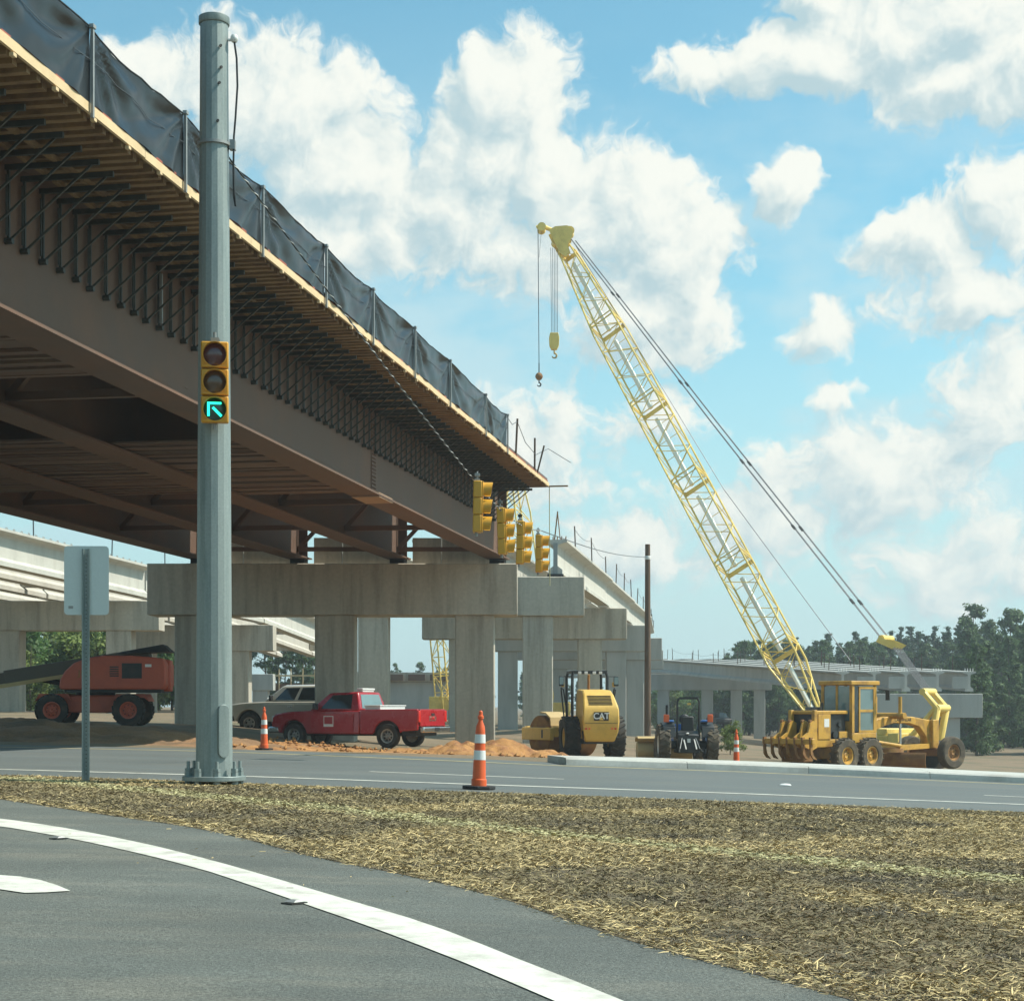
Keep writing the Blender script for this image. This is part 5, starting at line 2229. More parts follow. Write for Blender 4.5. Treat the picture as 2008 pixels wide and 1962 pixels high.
# engine housing with open radiator guard
mb = MB()
mb.box(-2.05, -.05, -.62, .62, 1.0, 1.32)
mb.box(-2.05, -.05, -.64, .64, 2.30, 2.44)
mb.box(-2.16, -1.96, -.66, -.50, 1.0, 2.46)
mb.box(-2.16, -1.96, .50, .66, 1.0, 2.46)
en = mb.build('engine_frame', 'grader_yellow', gr, bevel=.03)
mb = MB()
mb.box(-1.95, -.1, -.52, .52, 1.2, 2.31)
mb.build('engine', 'machine_black', en)
for s in (-1, 1):
    y0, y1 = sorted((s * .60, s * .645))
    mb = MB()
    mb.box(-1.9, -1.15, y0, y1, 1.321, 2.298)
    pn = mb.build('side_panel', 'grader_yellow', en, bevel=.012)
    ya, yb = sorted((s * .646, s * .652))
    mb = MB()
    mb.box(-1.55, -1.25, ya, yb, 1.80, 2.12)
    mb.build('notice', 'white_paint', pn)
    mb = MB()
    mb.box(-.62, -.06, y0, y1, 1.321, 1.62)
    mb.build('lower_panel', 'grader_yellow', en, bevel=.012)
    mb = MB()
    mb.tube((-.8, s * .5, 1.5), (-.8, s * .62, 1.5), .16, n=16)
    mb.tube((-.5, s * .5, 1.9), (-.5, s * .6, 1.9), .11, n=16)
    mb.build('engine_filter', 'machine_black', en)
    me = text_mesh('model_number', '140G', .14, 'machine_black', .003)
    place('model_number', me, gr, (-2.02, s * .667, 1.62), (R(90), R(-90) if s < 0 else R(90), 0 if s < 0 else math.pi))
mb = MB()
mb.tube((-.65, .2, 2.44), (-.65, .2, 2.75), .07, n=10)
mb.tube((-1.3, -.2, 2.44), (-1.3, -.2, 2.58), .09, n=10)
mb.build('exhaust', 'machine_black', en, smooth=40)
# cab
CX0, CX1, CW, CZ0, CZ1 = .02, 1.58, .78, 1.15, 3.62
mb = MB()
mb.box(CX0, CX1, -CW, CW, CZ0, 1.55)
cab = mb.build('cab', 'grader_yellow', gr, bevel=.03)
for (xa, xb, ya, yb) in ((CX0, CX0 + .14, -CW, -CW + .14), (CX0, CX0 + .14, CW - .14, CW), (CX1 - .1, CX1, -CW, -CW + .1), (CX1 - .1, CX1, CW - .1, CW)):
    mb = MB()
    mb.box(xa, xb, ya, yb, 1.551, CZ1 - .17)
    mb.build('cab_post', 'grader_yellow', cab)
mb = MB()
mb.box(CX0 - .12, CX1 + .16, -CW - .05, CW + .05, CZ1 - .169, CZ1)
mb.build('cab_roof', 'grader_yellow', cab, bevel=.03)
mb = MB()
mb.box(CX0 + .02, CX0 + .1, -CW + .141, CW - .141, 1.551, 2.02)
mb.build('rear_panel', 'grader_yellow', cab)
for s in (-1, 1):
    y0, y1 = sorted((s * (CW - .05), s * (CW - .03)))
    mb = MB()
    mb.box(CX0 + .141, CX0 + .42, y0, y1, 1.6, CZ1 - .2)
    mb.build('side_window', 'glass_dark', cab)
    yo, yi = s * (CW - .002), s * (CW - .06)
    y0, y1 = sorted((yi, yo))
    mb = MB()
    for (xa, xb, za, zb_) in ((.46, .54, 1.56, 3.4), (1.39, 1.47, 1.56, 3.4), (.54, 1.39, 3.30, 3.4), (.54, 1.39, 2.38, 2.48), (.54, 1.39, 1.56, 1.66)):
        mb.box(xa, xb, y0, y1, za, zb_)
    dr = mb.build('door', 'grader_yellow', cab)
    y0, y1 = sorted((s * (CW - .04), s * (CW - .025)))
    for (za, zb_) in ((2.48, 3.30), (1.66, 2.38)):
        mb = MB()
        mb.box(.54, 1.39, y0, y1, za, zb_)
        mb.build('door_window', 'glass_sky', dr)
    mb = MB()
    mb.path([(1.6, s * .8, 3.3), (1.85, s * 1.12, 3.25)], .02, 6)
    mb.box(1.82, 1.88, s * 1.12 - .09, s * 1.12 + .09, 2.85, 3.25)
    mb.build('mirror', 'machine_black', cab)
for y in (-.36, .36):
    mb = MB()
    mb.box(CX0 + .03, CX0 + .05, y - .30, y + .30, 2.05, 3.40)
    mb.build('rear_window', 'glass_sky', cab)
mb = MB()
mb.box(CX0 + .01, CX0 + .08, -.05, .05, 2.021, 3.44)
mb.build('rear_mullion', 'grader_yellow', cab)
mb = MB()
mb.box(CX1 - .06, CX1 - .04, -.66, .66, 1.7, 3.4)
mb.build('windscreen', 'glass_dark', cab)
mb = MB()
mb.box(.35, .5, -.25, .25, 2.0, 2.6)
mb.box(.4, .85, -.25, .25, 1.85, 2.0)
mb.box(1.1, 1.3, -.2, .2, 1.56, 2.3)
mb.build('seat', 'plastic_black', cab)
# ripper
mb = MB()
mb.box(-3.02, -2.84, -1.25, 1.25, 1.15, 1.36)
rp = mb.build('ripper_beam', 'grader_yellow', gr, bevel=.02)
for y in (-.7, -.32, .32, .7):
    mb = MB()
    mb.prism([(-2.1, 1.0), (-2.1, 1.95), (-2.3, 2.05), (-2.5, 1.95), (-2.62, 1.6), (-3.0, 1.4), (-3.0, 1.1), (-2.4, .9)], y - .04, y + .04)
    mb.build('ripper_bracket', 'grader_yellow', rp)
    mb = MB()
    mb.tube((-2.4, y, 2.02), (-2.4, y + .1, 2.02), .08, n=12)
    mb.build('ripper_pin', 'grader_rust', rp)
for i in range(7):
    y = -1.15 + i * 2.3 / 6
    mb = MB()
    mb.prism([(-3.06, 1.42), (-2.9, 1.42), (-2.92, .95), (-2.84, .72), (-2.62, .55), (-2.86, .6), (-3.02, .78)], y - .035, y + .035)
    mb.build('ripper_shank', 'grader_rust', rp)
mb = MB()
mb.box(-2.7, -2.1, -.55, .55, .45, .98)
mb.build('rear_plate', 'grader_rust', gr, bevel=.04)
# front frame: gooseneck
mb = MB()
gp_ = [(1.5, 1.45), (2.1, 1.75), (2.9, 2.0), (3.6, 2.12), (4.6, 2.10), (5.3, 1.95), (5.75, 1.55), (5.95, 1.1), (6.25, 1.1), (6.3, 2.0), (6.1, 2.22), (4.8, 2.38), (3.4, 2.42), (2.5, 2.30), (1.58, 1.95)]
mb.prism([(x, z - .2) for x, z in gp_], -.17, .17)
fr_ = mb.build('front_frame', 'grader_yellow', gr, bevel=.03)
me = text_mesh('maker_letters', 'CATERPILLAR', .17, 'machine_black', .003, 1.1)
place('maker_letters', me, fr_, (4.15, -.176, 2.05), (R(90), 0, 0))
mb = MB()
mb.box(6.0, 6.42, -.34, .34, .85, 2.05)
mb.build('front_bolster', 'grader_yellow', gr, bevel=.03)
mb = MB()
mb.box(6.12, 6.44, -.9, .9, .52, .84)
mb.build('front_axle', 'grader_rust', gr, bevel=.04)
# drawbar, circle, moldboard
for s in (-1, 1):
    mb = MB()
    mb.bar((6.0, s * .12, .95), (3.1, s * .72, .92), .18, .2)
    mb.build('drawbar', 'grader_yellow', gr)
    mb = MB()
    mb.tube((3.35, s * .62, .95), (3.35, s * .62, 2.1), .045, n=10)
    mb.tube((3.35, s * .62, 2.0), (3.35, s * .62, 3.0), .075, n=12)
    mb.build('lift_cylinder', 'grader_yellow', gr, smooth=40)
    mb = MB()
    mb.tube((3.35, s * .62, 1.0), (3.35, s * .62, 1.9), .055, n=10)
    mb.build('lift_rod', 'chrome', gr, smooth=40)
mb = MB()
mb.tube((3.35, -.85, 2.22), (3.35, .85, 2.22), .13, n=14)
mb.build('lift_saddle', 'grader_yellow', gr, smooth=40)
mb = MB()
mb.lathe([(.62, .74), (.85, .74), (.85, .90), (.62, .90)], 36, Matrix.Translation((3.0, 0, 0)), closed=True)
mb.build('circle', 'grader_rust', gr, smooth=35)
mx = Matrix.Translation((3.0, 0, 0)) @ Matrix.Rotation(R(18), 4, 'Z')
pts = []
for k in range(9):
    a = -.62 + 1.24 * k / 8
    pts.append((.42 - .62 * math.cos(a), .42 + .55 * math.sin(a)))
poly = pts + [(x + .035, z) for (x, z) in reversed(pts)]
mb = MB()
mb.prism(poly, -1.85, 1.85, mx)
mb.build('moldboard', 'grader_rust', gr)
mb = MB()
mb.bar((3.6, .5, .62), (4.8, .95, .62), .12, .12)
mb.tube((1.7, -.5, 1.2), (3.2, -.75, 1.0), .07, n=10)
mb.build('side_shift', 'grader_yellow', gr)


# ================================================================ lattice crane
def lattice(root, A, B, w0, w1, twist, pitch, rc, rl, sections, m, mpale=None, start=0):
    """four-chord boom from A to B; joined sections with zigzag lacing"""
    A, B = Vector(A), Vector(B)
    d = (B - A).normalized()
    up = Vector((0, 0, 1))
    s = d.cross(up).normalized()
    t = s.cross(d).normalized()
    s, t = s * math.cos(twist) + t * math.sin(twist), t * math.cos(twist) - s * math.sin(twist)
    L = (B - A).length
    corners = ((-1, -1), (1, -1), (1, 1), (-1, 1))

    def width(x):
        q = x / L
        if q < .10:
            return (w0 * (.35 + .65 * q / .10))
        if q > .80:
            return w0 + (w1 - w0) * (q - .80) / .20
        return w0

    def pt(x, c):
        h = width(x) / 2
        return A + d * x + s * (corners[c][0] * h) + t * (corners[c][1] * h)
    cuts = [L * k for k in sections]
    for a, b in zip(cuts, cuts[1:]):
        mb = MB()
        xs_ = [a, b]
        for brk in (L * .10, L * .80):
            if a < brk < b:
                xs_.append(brk)
        xs_.sort()
        for c in range(4):
            mb.path([pt(x, c) for x in xs_], rc, 6)
        for c in range(4):
            for x in (a + .12, b - .12):
                mb.bar(pt(x, c), pt(x, (c + 1) % 4), rl * 2.2, rl * 2.2)
        sec = mb.build('boom_section', m, root, smooth=45)
        mb = MB()
        n = max(2, int(round((b - a) / pitch)))
        for c in range(4):
            c2 = (c + 1) % 4
            for k in range(n):
                x0, x1 = a + (b - a) * k / n, a + (b - a) * (k + 1) / n
                if (k + c) % 2 == 0:
                    mb.path([pt(x0, c), pt(x1, c2)], rl, 5)
                else:
                    mb.path([pt(x0, c2), pt(x1, c)], rl, 5)
                if c in (0, 1) and k:
                    mb.path([pt(x0, c), pt(x0, c2)], rl * .8, 5)
        mb.build('lacing', m, sec, kind='stuff')
        if mpale:
            # pale catwalk tube inside the upper face and splice plates
            mb = MB()
            mb.path([pt(a + .1, 1).lerp(pt(a + .1, 2), .40), pt(b - .7, 1).lerp(pt(b - .7, 2), .40)], .13, 8)
            mb.build('walkway_rail', mpale, sec, smooth=50)
            mb = MB()
            q = [pt(b - .32, 1), pt(b - .32, 2), pt(b - .1, 2), pt(b - .1, 1)]
            q2 = [p + (s if corners[1][0] > 0 else -s) * .04 for p in q]
            mb.hexa(q, q2)
            mb.build('splice_panel', m, sec)
    return pt, d, s, t, L


cr = thing('lattice_crane', 'tall yellow lattice boom crawler crane standing behind the grader', 'crane', (0, 0, 0))
FOOT = at(1600, 1404, 84)
TIP = at(1112, 492, 98)
ptf, cd, cs, ct, CL = lattice(cr, FOOT, TIP, 1.52, .75, R(-24), 1.0, .055, .023, (0, .13, .30, .47, .64, .82, 1.0), 'crane_yellow', 'crane_pale')
# boom head with sheaves
hc = at(1098, 470, 98)
hp = [(1076, 456), (1088, 449), (1112, 447), (1122, 456), (1121, 470), (1112, 484), (1118, 500), (1108, 508), (1099, 502), (1088, 482)]
P3 = [at(u, v, 98) for (u, v) in hp]
nh_ = len(P3)
for off in (-.55, .45):
    mb = MB()
    mb.add([p + Vector((0, off, 0)) for p in P3] + [p + Vector((0, off + .1, 0)) for p in P3],
           [tuple(range(nh_)), tuple(range(2 * nh_ - 1, nh_ - 1, -1))] + [(i, (i + 1) % nh_, (i + 1) % nh_ + nh_, i + nh_) for i in range(nh_)])
    head = mb.build('boom_head', 'crane_yellow', cr)
for (u, v, r_) in ((1062, 448, .24), (1117, 456, .26), (1090, 474, .26), (1106, 494, .2)):
    c = at(u, v, 98)
    mb = MB()
    mb.lathe([(r_, -.42), (r_ * .86, -.3), (r_ * .86, .3), (r_, .42)], 20, Matrix.Translation(c) @ RX90)
    mb.build('sheave', 'crane_yellow', head, smooth=35)
mb = MB()
mb.path([at(1052, 446, 98), at(1062, 442, 98), at(1074, 448, 98), at(1092, 455, 98)], [.10, .13, .12, .12], 8)
mb.build('head_nose', 'crane_yellow', head, smooth=50)
# back-stay pendants, bridle and gantry
GAN = at(1820, 1356, 79)
BRI = at(1738, 1254, 80.5)
TOPP = at(1124, 470, 98)
for k, off in enumerate((-.55, -.40, .40, .55)):
    o3 = Vector((.30 * off * 2, .45 * off * 2, 0))
    mb = MB()
    mb.path([TOPP + o3 * .5, TOPP.lerp(BRI, .5) + o3 * .8 + Vector((0, 0, -.12)), BRI + o3], .02, 5)
    pd = mb.build('pendant', 'rope_steel', cr, smooth=60)
    for q in (.16, .40, .60, .755, .92):
        p = TOPP.lerp(BRI, q) + o3 * (.5 + .5 * q)
        p.z -= .12 * math.sin(math.pi * q)
        dd = (BRI - TOPP).normalized()
        mb = MB()
        mb.tube(p - dd * .16, p + dd * .14, .05, n=6)
        mb.build('pendant_link', 'machine_black', pd)
mb = MB()
dd = (GAN - BRI).normalized()
for k, off in enumerate((-.5, -.17, .17, .5)):
    c = BRI + Vector((.6 * off, .9 * off, 0)) + dd * .3
    mb.hexa([c + Vector((-.45, -.06, .12)), c + Vector((.3, -.06, -.22)), c + Vector((.3, .06, -.22)), c + Vector((-.45, .06, .12))],
            [c + Vector((-.3, -.06, .34)), c + Vector((.55, -.06, -.02)), c + Vector((.55, .06, -.02)), c + Vector((-.3, .06, .34))])
mb.tube(BRI + Vector((-.35, -.5, .05)), BRI + Vector((.35, .5, .05)), .16, n=10)
mb.build('bridle', 'crane_yellow', cr)
for k in range(8):
    off = -.5 + k / 7
    mb = MB()
    mb.path([BRI + Vector((.6 * off + .3, .9 * off, -.1)), GAN + Vector((.6 * off, .9 * off, 0))], .016, 4)
    mb.build('hoist_rope', 'rope_steel', cr)
# boom hoist pendant line along the back of the boom
mb = MB()
mb.path([at(1128, 480, 98), at(1420, 960, 91), at(1668, 1296, 84)], .02, 5)
mb.build('hoist_rope', 'rope_steel', cr)
bz = G(17, 82) - .05
gt = []
for s in (-.55, .55):
    mb = MB()
    o3 = Vector((.6 * s, .9 * s, 0))
    mb.path([GAN + o3, GAN + o3 + Vector((.55, -.3, -.75)), GAN + o3 + Vector((.3, -.2, -2.2))], [.13, .17, .17], 8)
    mb.path([GAN + o3 + Vector((.5, -.3, -.7)), GAN + o3 + Vector((-.6, .5, -2.2))], .12, 8)
    mb.build('gantry_leg', 'crane_yellow', cr, smooth=45)
mb = MB()
mb.tube(GAN + Vector((-.4, -.55, 0)), GAN + Vector((.4, .55, 0)), .16, n=10)
mb.tube(GAN + Vector((.15, -.85, -.75)), GAN + Vector((.95, .3, -.75)), .18, n=10)
mb.build('gantry_head', 'crane_yellow', cr, smooth=45)
# upper works and crawlers, mostly hidden by the grader
hx = math.atan2(TIP.y - FOOT.y, TIP.x - FOOT.x)
mx = Matrix.Translation(((FOOT.x + GAN.x) / 2, (FOOT.y + GAN.y) / 2, 0)) @ Matrix.Rotation(hx, 4, 'Z')
mb = MB()
mb.box(-2.0, 3.0, -1.3, 1.3, bz + 1.15, bz + 1.6, mx)
mb.box(-1.9, 1.2, -1.2, 1.2, bz + 1.6, bz + 1.9, mx)
mb.box(-2.6, -2.01, -1.3, 1.3, bz + 1.1, bz + 1.7, mx)
mb.build('upper_works', 'crane_yellow', cr, bevel=.04)
mb = MB()
mb.box(1.3, 2.9, .5, 1.3, bz + 1.61, bz + 2.9, mx)
mb.build('crane_cab', 'glass_dark', cr, bevel=.05)
for s in (-1, 1):
    mb = MB()
    pl = []
    for k in range(9):
        a = math.pi / 2 + math.pi * k / 8
        pl.append((-2.4 + .55 * math.cos(a), bz + .55 + .55 * math.sin(a)))
    for k in range(9):
        a = -math.pi / 2 + math.pi * k / 8
        pl.append((2.4 + .55 * math.cos(a), bz + .55 + .55 * math.sin(a)))
    y0, y1 = sorted((s * 1.35, s * 2.1))
    mb.prism(pl, y0, y1, mx)
    mb.build('crawler_track', 'machine_black', cr)
mb = MB()
mb.box(-1.6, 1.6, -1.34, 1.34, bz + .5, bz + 1.1, mx)
mb.build('car_body', 'machine_black', cr)
# hook block on four parts of line
bt = at(1087, 656, 98)
for k in range(5):
    mb = MB()
    x = -.16 + .085 * k
    mb.path([at(1080 + k * 3.4, 486, 98), bt + Vector((x, 0, .1))], .018, 4)
    mb.build('hoist_rope', 'rope_steel', cr)
hk = thing('hook_block', 'yellow crane hook block hanging on several ropes from the boom tip', 'hook block', bt)
mb = MB()
mb.prism([(-.24, .08), (-.30, -.2), (-.28, -.62), (-.16, -.86), (.14, -.86), (.26, -.62), (.28, -.2), (.22, .08)], -.2, -.08)
mb.build('cheek_plate', 'crane_yellow', hk, bevel=.02)
mb = MB()
mb.prism([(-.24, .08), (-.30, -.2), (-.28, -.62), (-.16, -.86), (.14, -.86), (.26, -.62), (.28, -.2), (.22, .08)], .08, .2)
mb.build('cheek_plate', 'crane_yellow', hk, bevel=.02)
mb = MB()
mb.lathe([(.26, -.07), (.2, -.03), (.2, .03), (.26, .07)], 20, Matrix.Translation((0, 0, -.3)) @ RX90)
mb.build('sheave', 'grader_rust', hk, smooth=35)


def hook(root, z, s=1.0, m='bucket_tan'):
    mb = MB()
    pts = [(0, 0, z), (0, 0, z - .18 * s)]
    for k in range(11):
        a = R(100 - 27 * k)
        pts.append((.02 * s + .12 * s * math.cos(a) - .02 * s, 0, z - .30 * s + .12 * s * math.sin(a)))
    mb.path(pts, [.045 * s] * 3 + [.05 * s] * 6 + [.035 * s] * (len(pts) - 10) + [.015 * s], 8)
    mb.build('hook', m, root, smooth=60)


hook(hk, -.86, 1.1)
hb_ = at(1057, 738, 98)
bl_ = thing('headache_ball', 'brown round headache ball with hook hanging on a single crane rope', 'crane hook', hb_)
mb = MB()
mb.lathe([(.02, .22), (.12, .19), (.19, .1), (.22, 0), (.19, -.1), (.12, -.19), (.02, -.22)], 20)
mb.build('ball', 'grader_rust', bl_, smooth=60)
mb = MB()
mb.tube((0, 0, .2), (0, 0, .75), .035, n=8)
mb.build('swivel', 'rope_steel', bl_)
hook(bl_, -.2, .85, 'machine_black')
mb = MB()
mb.path([at(1055, 450, 98), hb_ + Vector((0, 0, .7))], .022, 5)
mb.path([at(1062, 450, 98), at(1057, 505, 98)], .012, 4)
mb.build('whip_line', 'rope_steel', cr)

# two further booms partly hidden behind the piers
for (lab, fu, fv, tu, tv, d, w) in (('yellow lattice boom rising behind the end of the steel bridge', 1068, 1420, 1004, 905, 150, 1.5),
                                   ('yellow lattice boom seen low between the pier columns', 878, 1425, 852, 1130, 150, 1.25)):
    c2 = thing('lattice_crane', lab, 'crane', (0, 0, 0))
    lattice(c2, at(fu, fv, d), at(tu, tv, d), w, .7, R(-30), 1.5, .07, .042, (0, .35, .7, 1.0), 'crane_yellow')
    b = at(fu, fv, d)
    g0 = G(b.x, d)
    mb = MB()
    mb.box(b.x - 1.6, b.x + 2.2, d - .5, d + 4.5, g0 + 1.0, g0 + 2.2)
    mb.build('upper_works', 'crane_yellow', c2, bevel=.05)
    for s in (-1.5, 1.5):
        mb = MB()
        mb.box(b.x + .3 + s - .4, b.x + .3 + s + .4, d - 1, d + 4.5, g0 - .05, g0 + .95)
        mb.build('crawler_track', 'machine_black', c2, bevel=.15)

# ================================================================ trees
def leaf_cloud(centers, radii, n, size, flat=.75, seed=0):
    """many leaf sprays spread through clumps; returns verts, faces"""
    rg = np.random.default_rng(seed)
    centers = np.asarray(centers, float)
    radii = np.asarray(radii, float)
    pick = rg.choice(len(centers), n, p=(radii ** 2) / (radii ** 2).sum())
    d = rg.normal(size=(n, 3))
    d /= np.linalg.norm(d, axis=1)[:, None]
    r = np.abs(rg.normal(.62, .38, n))
    p = centers[pick] + d * (radii[pick] * r)[:, None] * np.array([1, 1, flat])
    nrm = d + rg.normal(scale=.6, size=(n, 3)) + np.array([0, 0, .4])
    nrm /= np.linalg.norm(nrm, axis=1)[:, None]
    a = np.cross(nrm, rg.normal(size=(n, 3)))
    a /= np.linalg.norm(a, axis=1)[:, None]
    b = np.cross(nrm, a)
    s = (size * rg.uniform(.5, 1.4, n))[:, None]
    V = np.stack([p - a * s, p + b * s * .45, p + a * s, p - b * s * .45], 1).reshape(-1, 3)
    Fq = np.arange(n * 4).reshape(n, 4)
    return V, Fq


def tree_proto(kind, seed):
    rg = random.Random(seed)
    if kind == 'pine':
        H = 17 + rg.uniform(-1, 2)
        cs, rs = [], []
        base = H * rg.uniform(.22, .36)
        for i in range(56):
            q = rg.random() ** .8
            z = base + (H - base) * q
            rad = (1 - q) * 2.6 + .5
            a = rg.uniform(0, 6.28)
            rr = rad * rg.uniform(.2, .95)
            cs.append((rr * math.cos(a), rr * math.sin(a), z))
            rs.append(.32 + (1 - q) * .55 * rg.uniform(.6, 1.2))
        cs.append((0, 0, H - .2))
        rs.append(.55)
        V, Fq = leaf_cloud(cs, rs, 5200, .26, .6, seed)
        mat_ = 'leaf_pine'
        tr_ = .2
    elif kind == 'loose':
        H = 15 + rg.uniform(-1, 2)
        cs, rs = [], []
        for i in range(20):
            q = rg.random()
            z = H * (.45 + .55 * q)
            a = rg.uniform(0, 6.28)
            rr = (3.4 * math.sin(math.pi * min(1, .25 + q * .75)) + .3) * rg.uniform(.3, 1)
            cs.append((rr * math.cos(a), rr * math.sin(a), z))
            rs.append(rg.uniform(.6, 1.25))
        V, Fq = leaf_cloud(cs, rs, 2200, .22, .65, seed)
        mat_ = 'leaf_pine'
        tr_ = .2
    elif kind == 'bush':
        H = 7.5
        cs, rs = [], []
        for i in range(22):
            q = rg.random()
            z = .6 + (H - 1) * q
            a = rg.uniform(0, 6.28)
            rr = 3.0 * math.sin(math.pi * (.3 + .62 * q)) * rg.uniform(.2, 1)
            cs.append((rr * math.cos(a), rr * math.sin(a), z))
            rs.append(rg.uniform(.7, 1.3))
        V, Fq = leaf_cloud(cs, rs, 5200, .21, .8, seed)
        mat_ = 'leaf_broad' if seed % 2 else 'leaf_yellowish'
        tr_ = .12
    else:
        H = 19 + rg.uniform(-1.5, 2)
        cs, rs = [], []
        for i in range(70):
            q = rg.random()
            z = H * (.03 + .95 * q)
            a = rg.uniform(0, 6.28)
            rr = 3.6 * math.sin(math.pi * (.30 + .62 * q)) * rg.uniform(.2, 1)
            cs.append((rr * math.cos(a), rr * math.sin(a), z))
            rs.append(rg.uniform(.6, 1.35) * (1.15 - .5 * q))
        V, Fq = leaf_cloud(cs, rs, 11000, .31, .75, seed)
        mat_ = 'leaf_forest'
        tr_ = .26
    mb = MB()
    bend = [(.0, 0, -.5), (rg.uniform(-.2, .2), rg.uniform(-.2, .2), H * .35), (rg.uniform(-.3, .3), rg.uniform(-.3, .3), H * .7), (rg.uniform(-.3, .3), 0, H * .96)]
    mb.path(bend, [tr_, tr_ * .8, tr_ * .5, .03], 7)
    for (c, r_) in list(zip(cs, rs))[:14]:
        z = max(H * .2, c[2] - rg.uniform(.6, 1.6))
        mb.path([(0, 0, z), ((c[0]) * .55, c[1] * .55, (z + c[2]) / 2), c], [.09, .06, .02], 5)
    tm = mb.mesh('trunk', 'bark', 40)
    o = np_mesh('crown_proto', V, Fq, mat_)
    cm = o.data
    bpy.data.objects.remove(o)
    cm.name = 'crown'
    return tm, cm


PROTO = {}
for kind, n in (('pine', 4), ('loose', 2), ('bush', 4), ('forest', 4)):
    PROTO[kind] = [tree_proto(kind, 11 + 3 * i + len(kind)) for i in range(n)]


def tree(kind, k, x, y, s, label, group, sink=0.0, name='tree', z=None):
    tm, cm = PROTO[kind][k % len(PROTO[kind])]
    t = thing(name, label, 'tree' if kind != 'bush' else 'shrub', (x, y, (G(x, y) if z is None else z) - sink), random.uniform(0, 6.28), group)
    t.scale = (s * random.uniform(.9, 1.1), s * random.uniform(.9, 1.1), s)
    place('trunk', tm, t)
    place('crown', cm, t)
    return t


# dense wood on the far right
rr_ = random.Random(5)
for i in range(64):
    d = rr_.uniform(150, 232)
    u = rr_.uniform(1890, 2420)
    p = at(u, 1385, d)
    s = rr_.uniform(.62, .80) * (d / 200) * 1.0
    tree('forest', i, p.x, d, s, 'tall green tree in the dense wood at the right edge', 'trees of the wood at the right edge', 1.0, 'forest_tree', -2.4)
# dark pines along the skyline behind the low ramp
for i in range(74):
    u = 1425 + i * 7.2 + rr_.uniform(-8, 8)
    d = rr_.uniform(250, 300)
    p = at(u, 1385, d)
    top = lerp_tab([(1430, 1284), (1480, 1262), (1520, 1278), (1560, 1262), (1620, 1258), (1700, 1248), (1740, 1252), (1800, 1240), (1880, 1232), (2000, 1228)], u) + rr_.uniform(-9, 16)
    H = at(0, top, d).z + 2.5
    tree('pine' if rr_.random() < .8 else 'loose', i, p.x, d, H / 17.5, 'dark pine in the treeline behind the low ramp', 'pines behind the low ramp', 0, 'pine_tree', -2.5)
for i in range(40):
    u = 1425 + i * 13 + rr_.uniform(-8, 8)
    d = rr_.uniform(232, 248)
    p = at(u, 1385, d)
    H = at(0, rr_.uniform(1266, 1300), d).z + 2.5
    tree('forest', i, p.x, d, H / 19, 'green tree filling the understorey below the far pines', 'understorey behind the low ramp', 0, 'forest_tree', -2.5)
# trees behind the boom lift
for i in range(40):
    u = rr_.uniform(-140, 350)
    d = rr_.uniform(128, 165)
    p = at(u, 1385, d)
    H = at(0, rr_.uniform(1205, 1265), d).z + .5
    tree('bush' if i % 3 else 'forest', i, p.x, d, H / (7.5 if i % 3 else 19), 'leafy green tree behind the red boom lift', 'trees behind the boom lift', .3, 'leafy_tree')
for i, (u, v, d) in enumerate(((60, 1290, 122), (25, 1320, 118), (120, 1330, 120), (-30, 1280, 122))):
    p = at(u, 1385, d)
    tree('bush', 2 * i + 1, p.x, d, (at(0, v, d).z + .5) / 7.5, ('yellow green shrub just behind the boom lift arm', 'low shrub left of the boom lift beside the column', 'low shrub behind the boom lift front wheel', 'broad shrub at the left picture edge')[i], 'shrubs near the boom lift', .3, 'leafy_shrub')
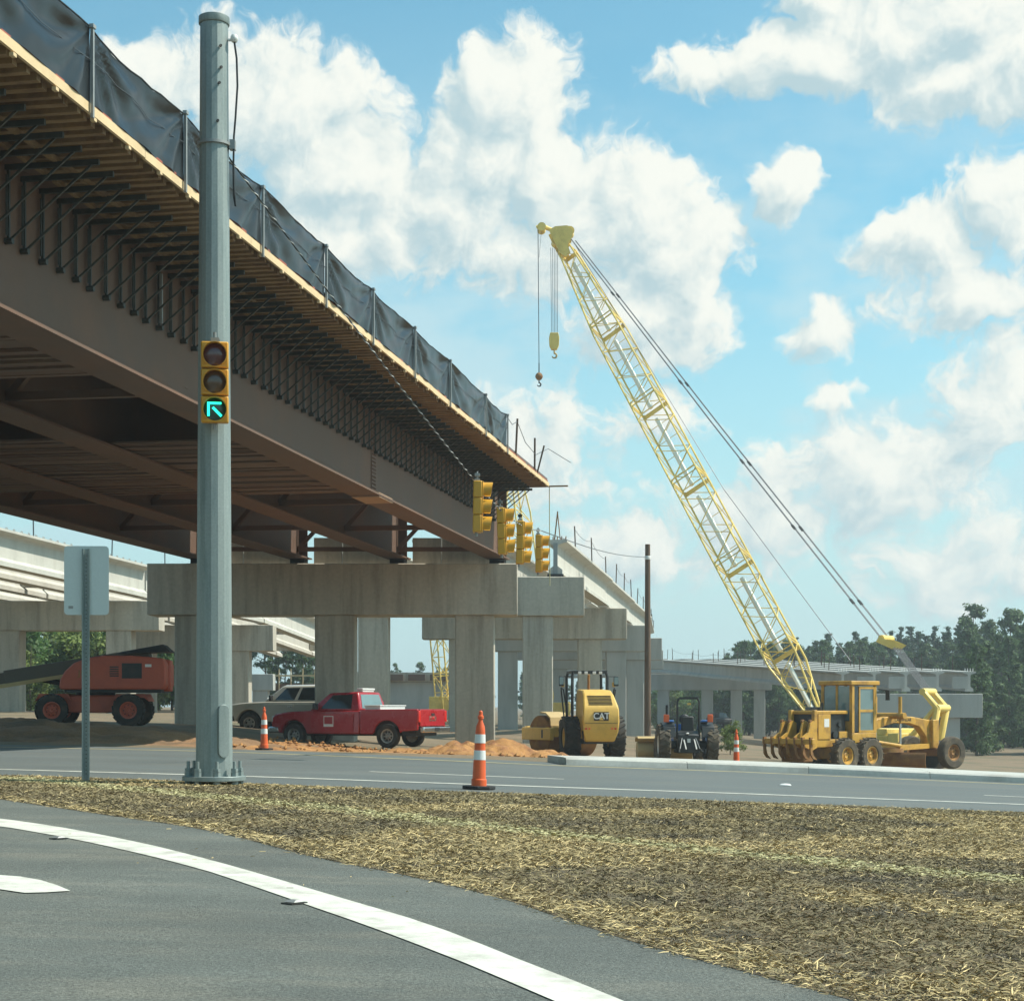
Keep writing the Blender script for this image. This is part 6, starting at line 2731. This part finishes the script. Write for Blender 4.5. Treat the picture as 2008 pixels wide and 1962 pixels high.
# pines seen between the columns
for i, (u, v, d) in enumerate(((545, 1228, 200), (600, 1236, 195), (575, 1262, 205), (520, 1250, 200), (625, 1262, 205), (560, 1285, 190), (595, 1290, 190), (535, 1290, 190), (615, 1296, 188))):
    p = at(u, 1385, d)
    if i < 5:
        tree('loose', i, p.x, d, (at(0, v, d).z + 1) / 15.5, 'dark loose pine seen between the pier columns', 'pines between the columns', 0, 'pine_tree')
    else:
        tree('forest', i, p.x, d, (at(0, v, d).z + 1) / 19, 'low dark tree below the pines between the columns', 'low trees between the columns', 0, 'forest_tree')
for i in range(30):
    u = 640 + i * 27 + rr_.uniform(-12, 12)
    d = rr_.uniform(300, 340)
    p = at(u, 1385, d)
    H = at(0, rr_.uniform(1308, 1330), d).z + 2
    tree('forest' if i % 2 else 'pine', i, p.x, d, H / 18, 'distant tree on the low horizon under the bridges', 'distant horizon trees', 0, 'distant_tree', -2)
for i in range(16):
    u = 1290 + i * 10 + rr_.uniform(-6, 6)
    d = rr_.uniform(236, 262)
    p = at(u, 1385, d)
    H = at(0, rr_.uniform(1335, 1362), d).z + 2.5
    tree('bush', i, p.x, d, H / 7.5, 'shrub seen through the low ramp columns', 'shrubs behind the ramp columns', 0, 'leafy_shrub', -2.4)
p = at(1432, 1480, 92)
tree('bush', 1, p.x, 92, .26, 'small green weed clump between the tractor and the grader', 'weeds', 0, 'weed_clump')

# ================================================================ humid summer air
mb = MB()
mb.box(-520, 520, -60, 900, -8, 45)
hz = mb.build('haze', 'oil', kind='stuff')
tag(hz, 'thin humid summer haze over the whole site', 'haze')
hm = bpy.data.materials.new('humid_air')
hm.use_nodes = True
ht = hm.node_tree
for n in list(ht.nodes):
    ht.nodes.remove(n)
pv = N(ht, 'ShaderNodeVolumePrincipled')
pv.inputs['Color'].default_value = (.86, .95, 1.0, 1)
pv.inputs['Density'].default_value = .00055
pv.inputs['Anisotropy'].default_value = .3
ho = N(ht, 'ShaderNodeOutputMaterial')
ht.links.new(pv.outputs[0], ho.inputs['Volume'])
hz.data.materials.clear()
hz.data.materials.append(hm)
SC.cycles.volume_bounces = 0
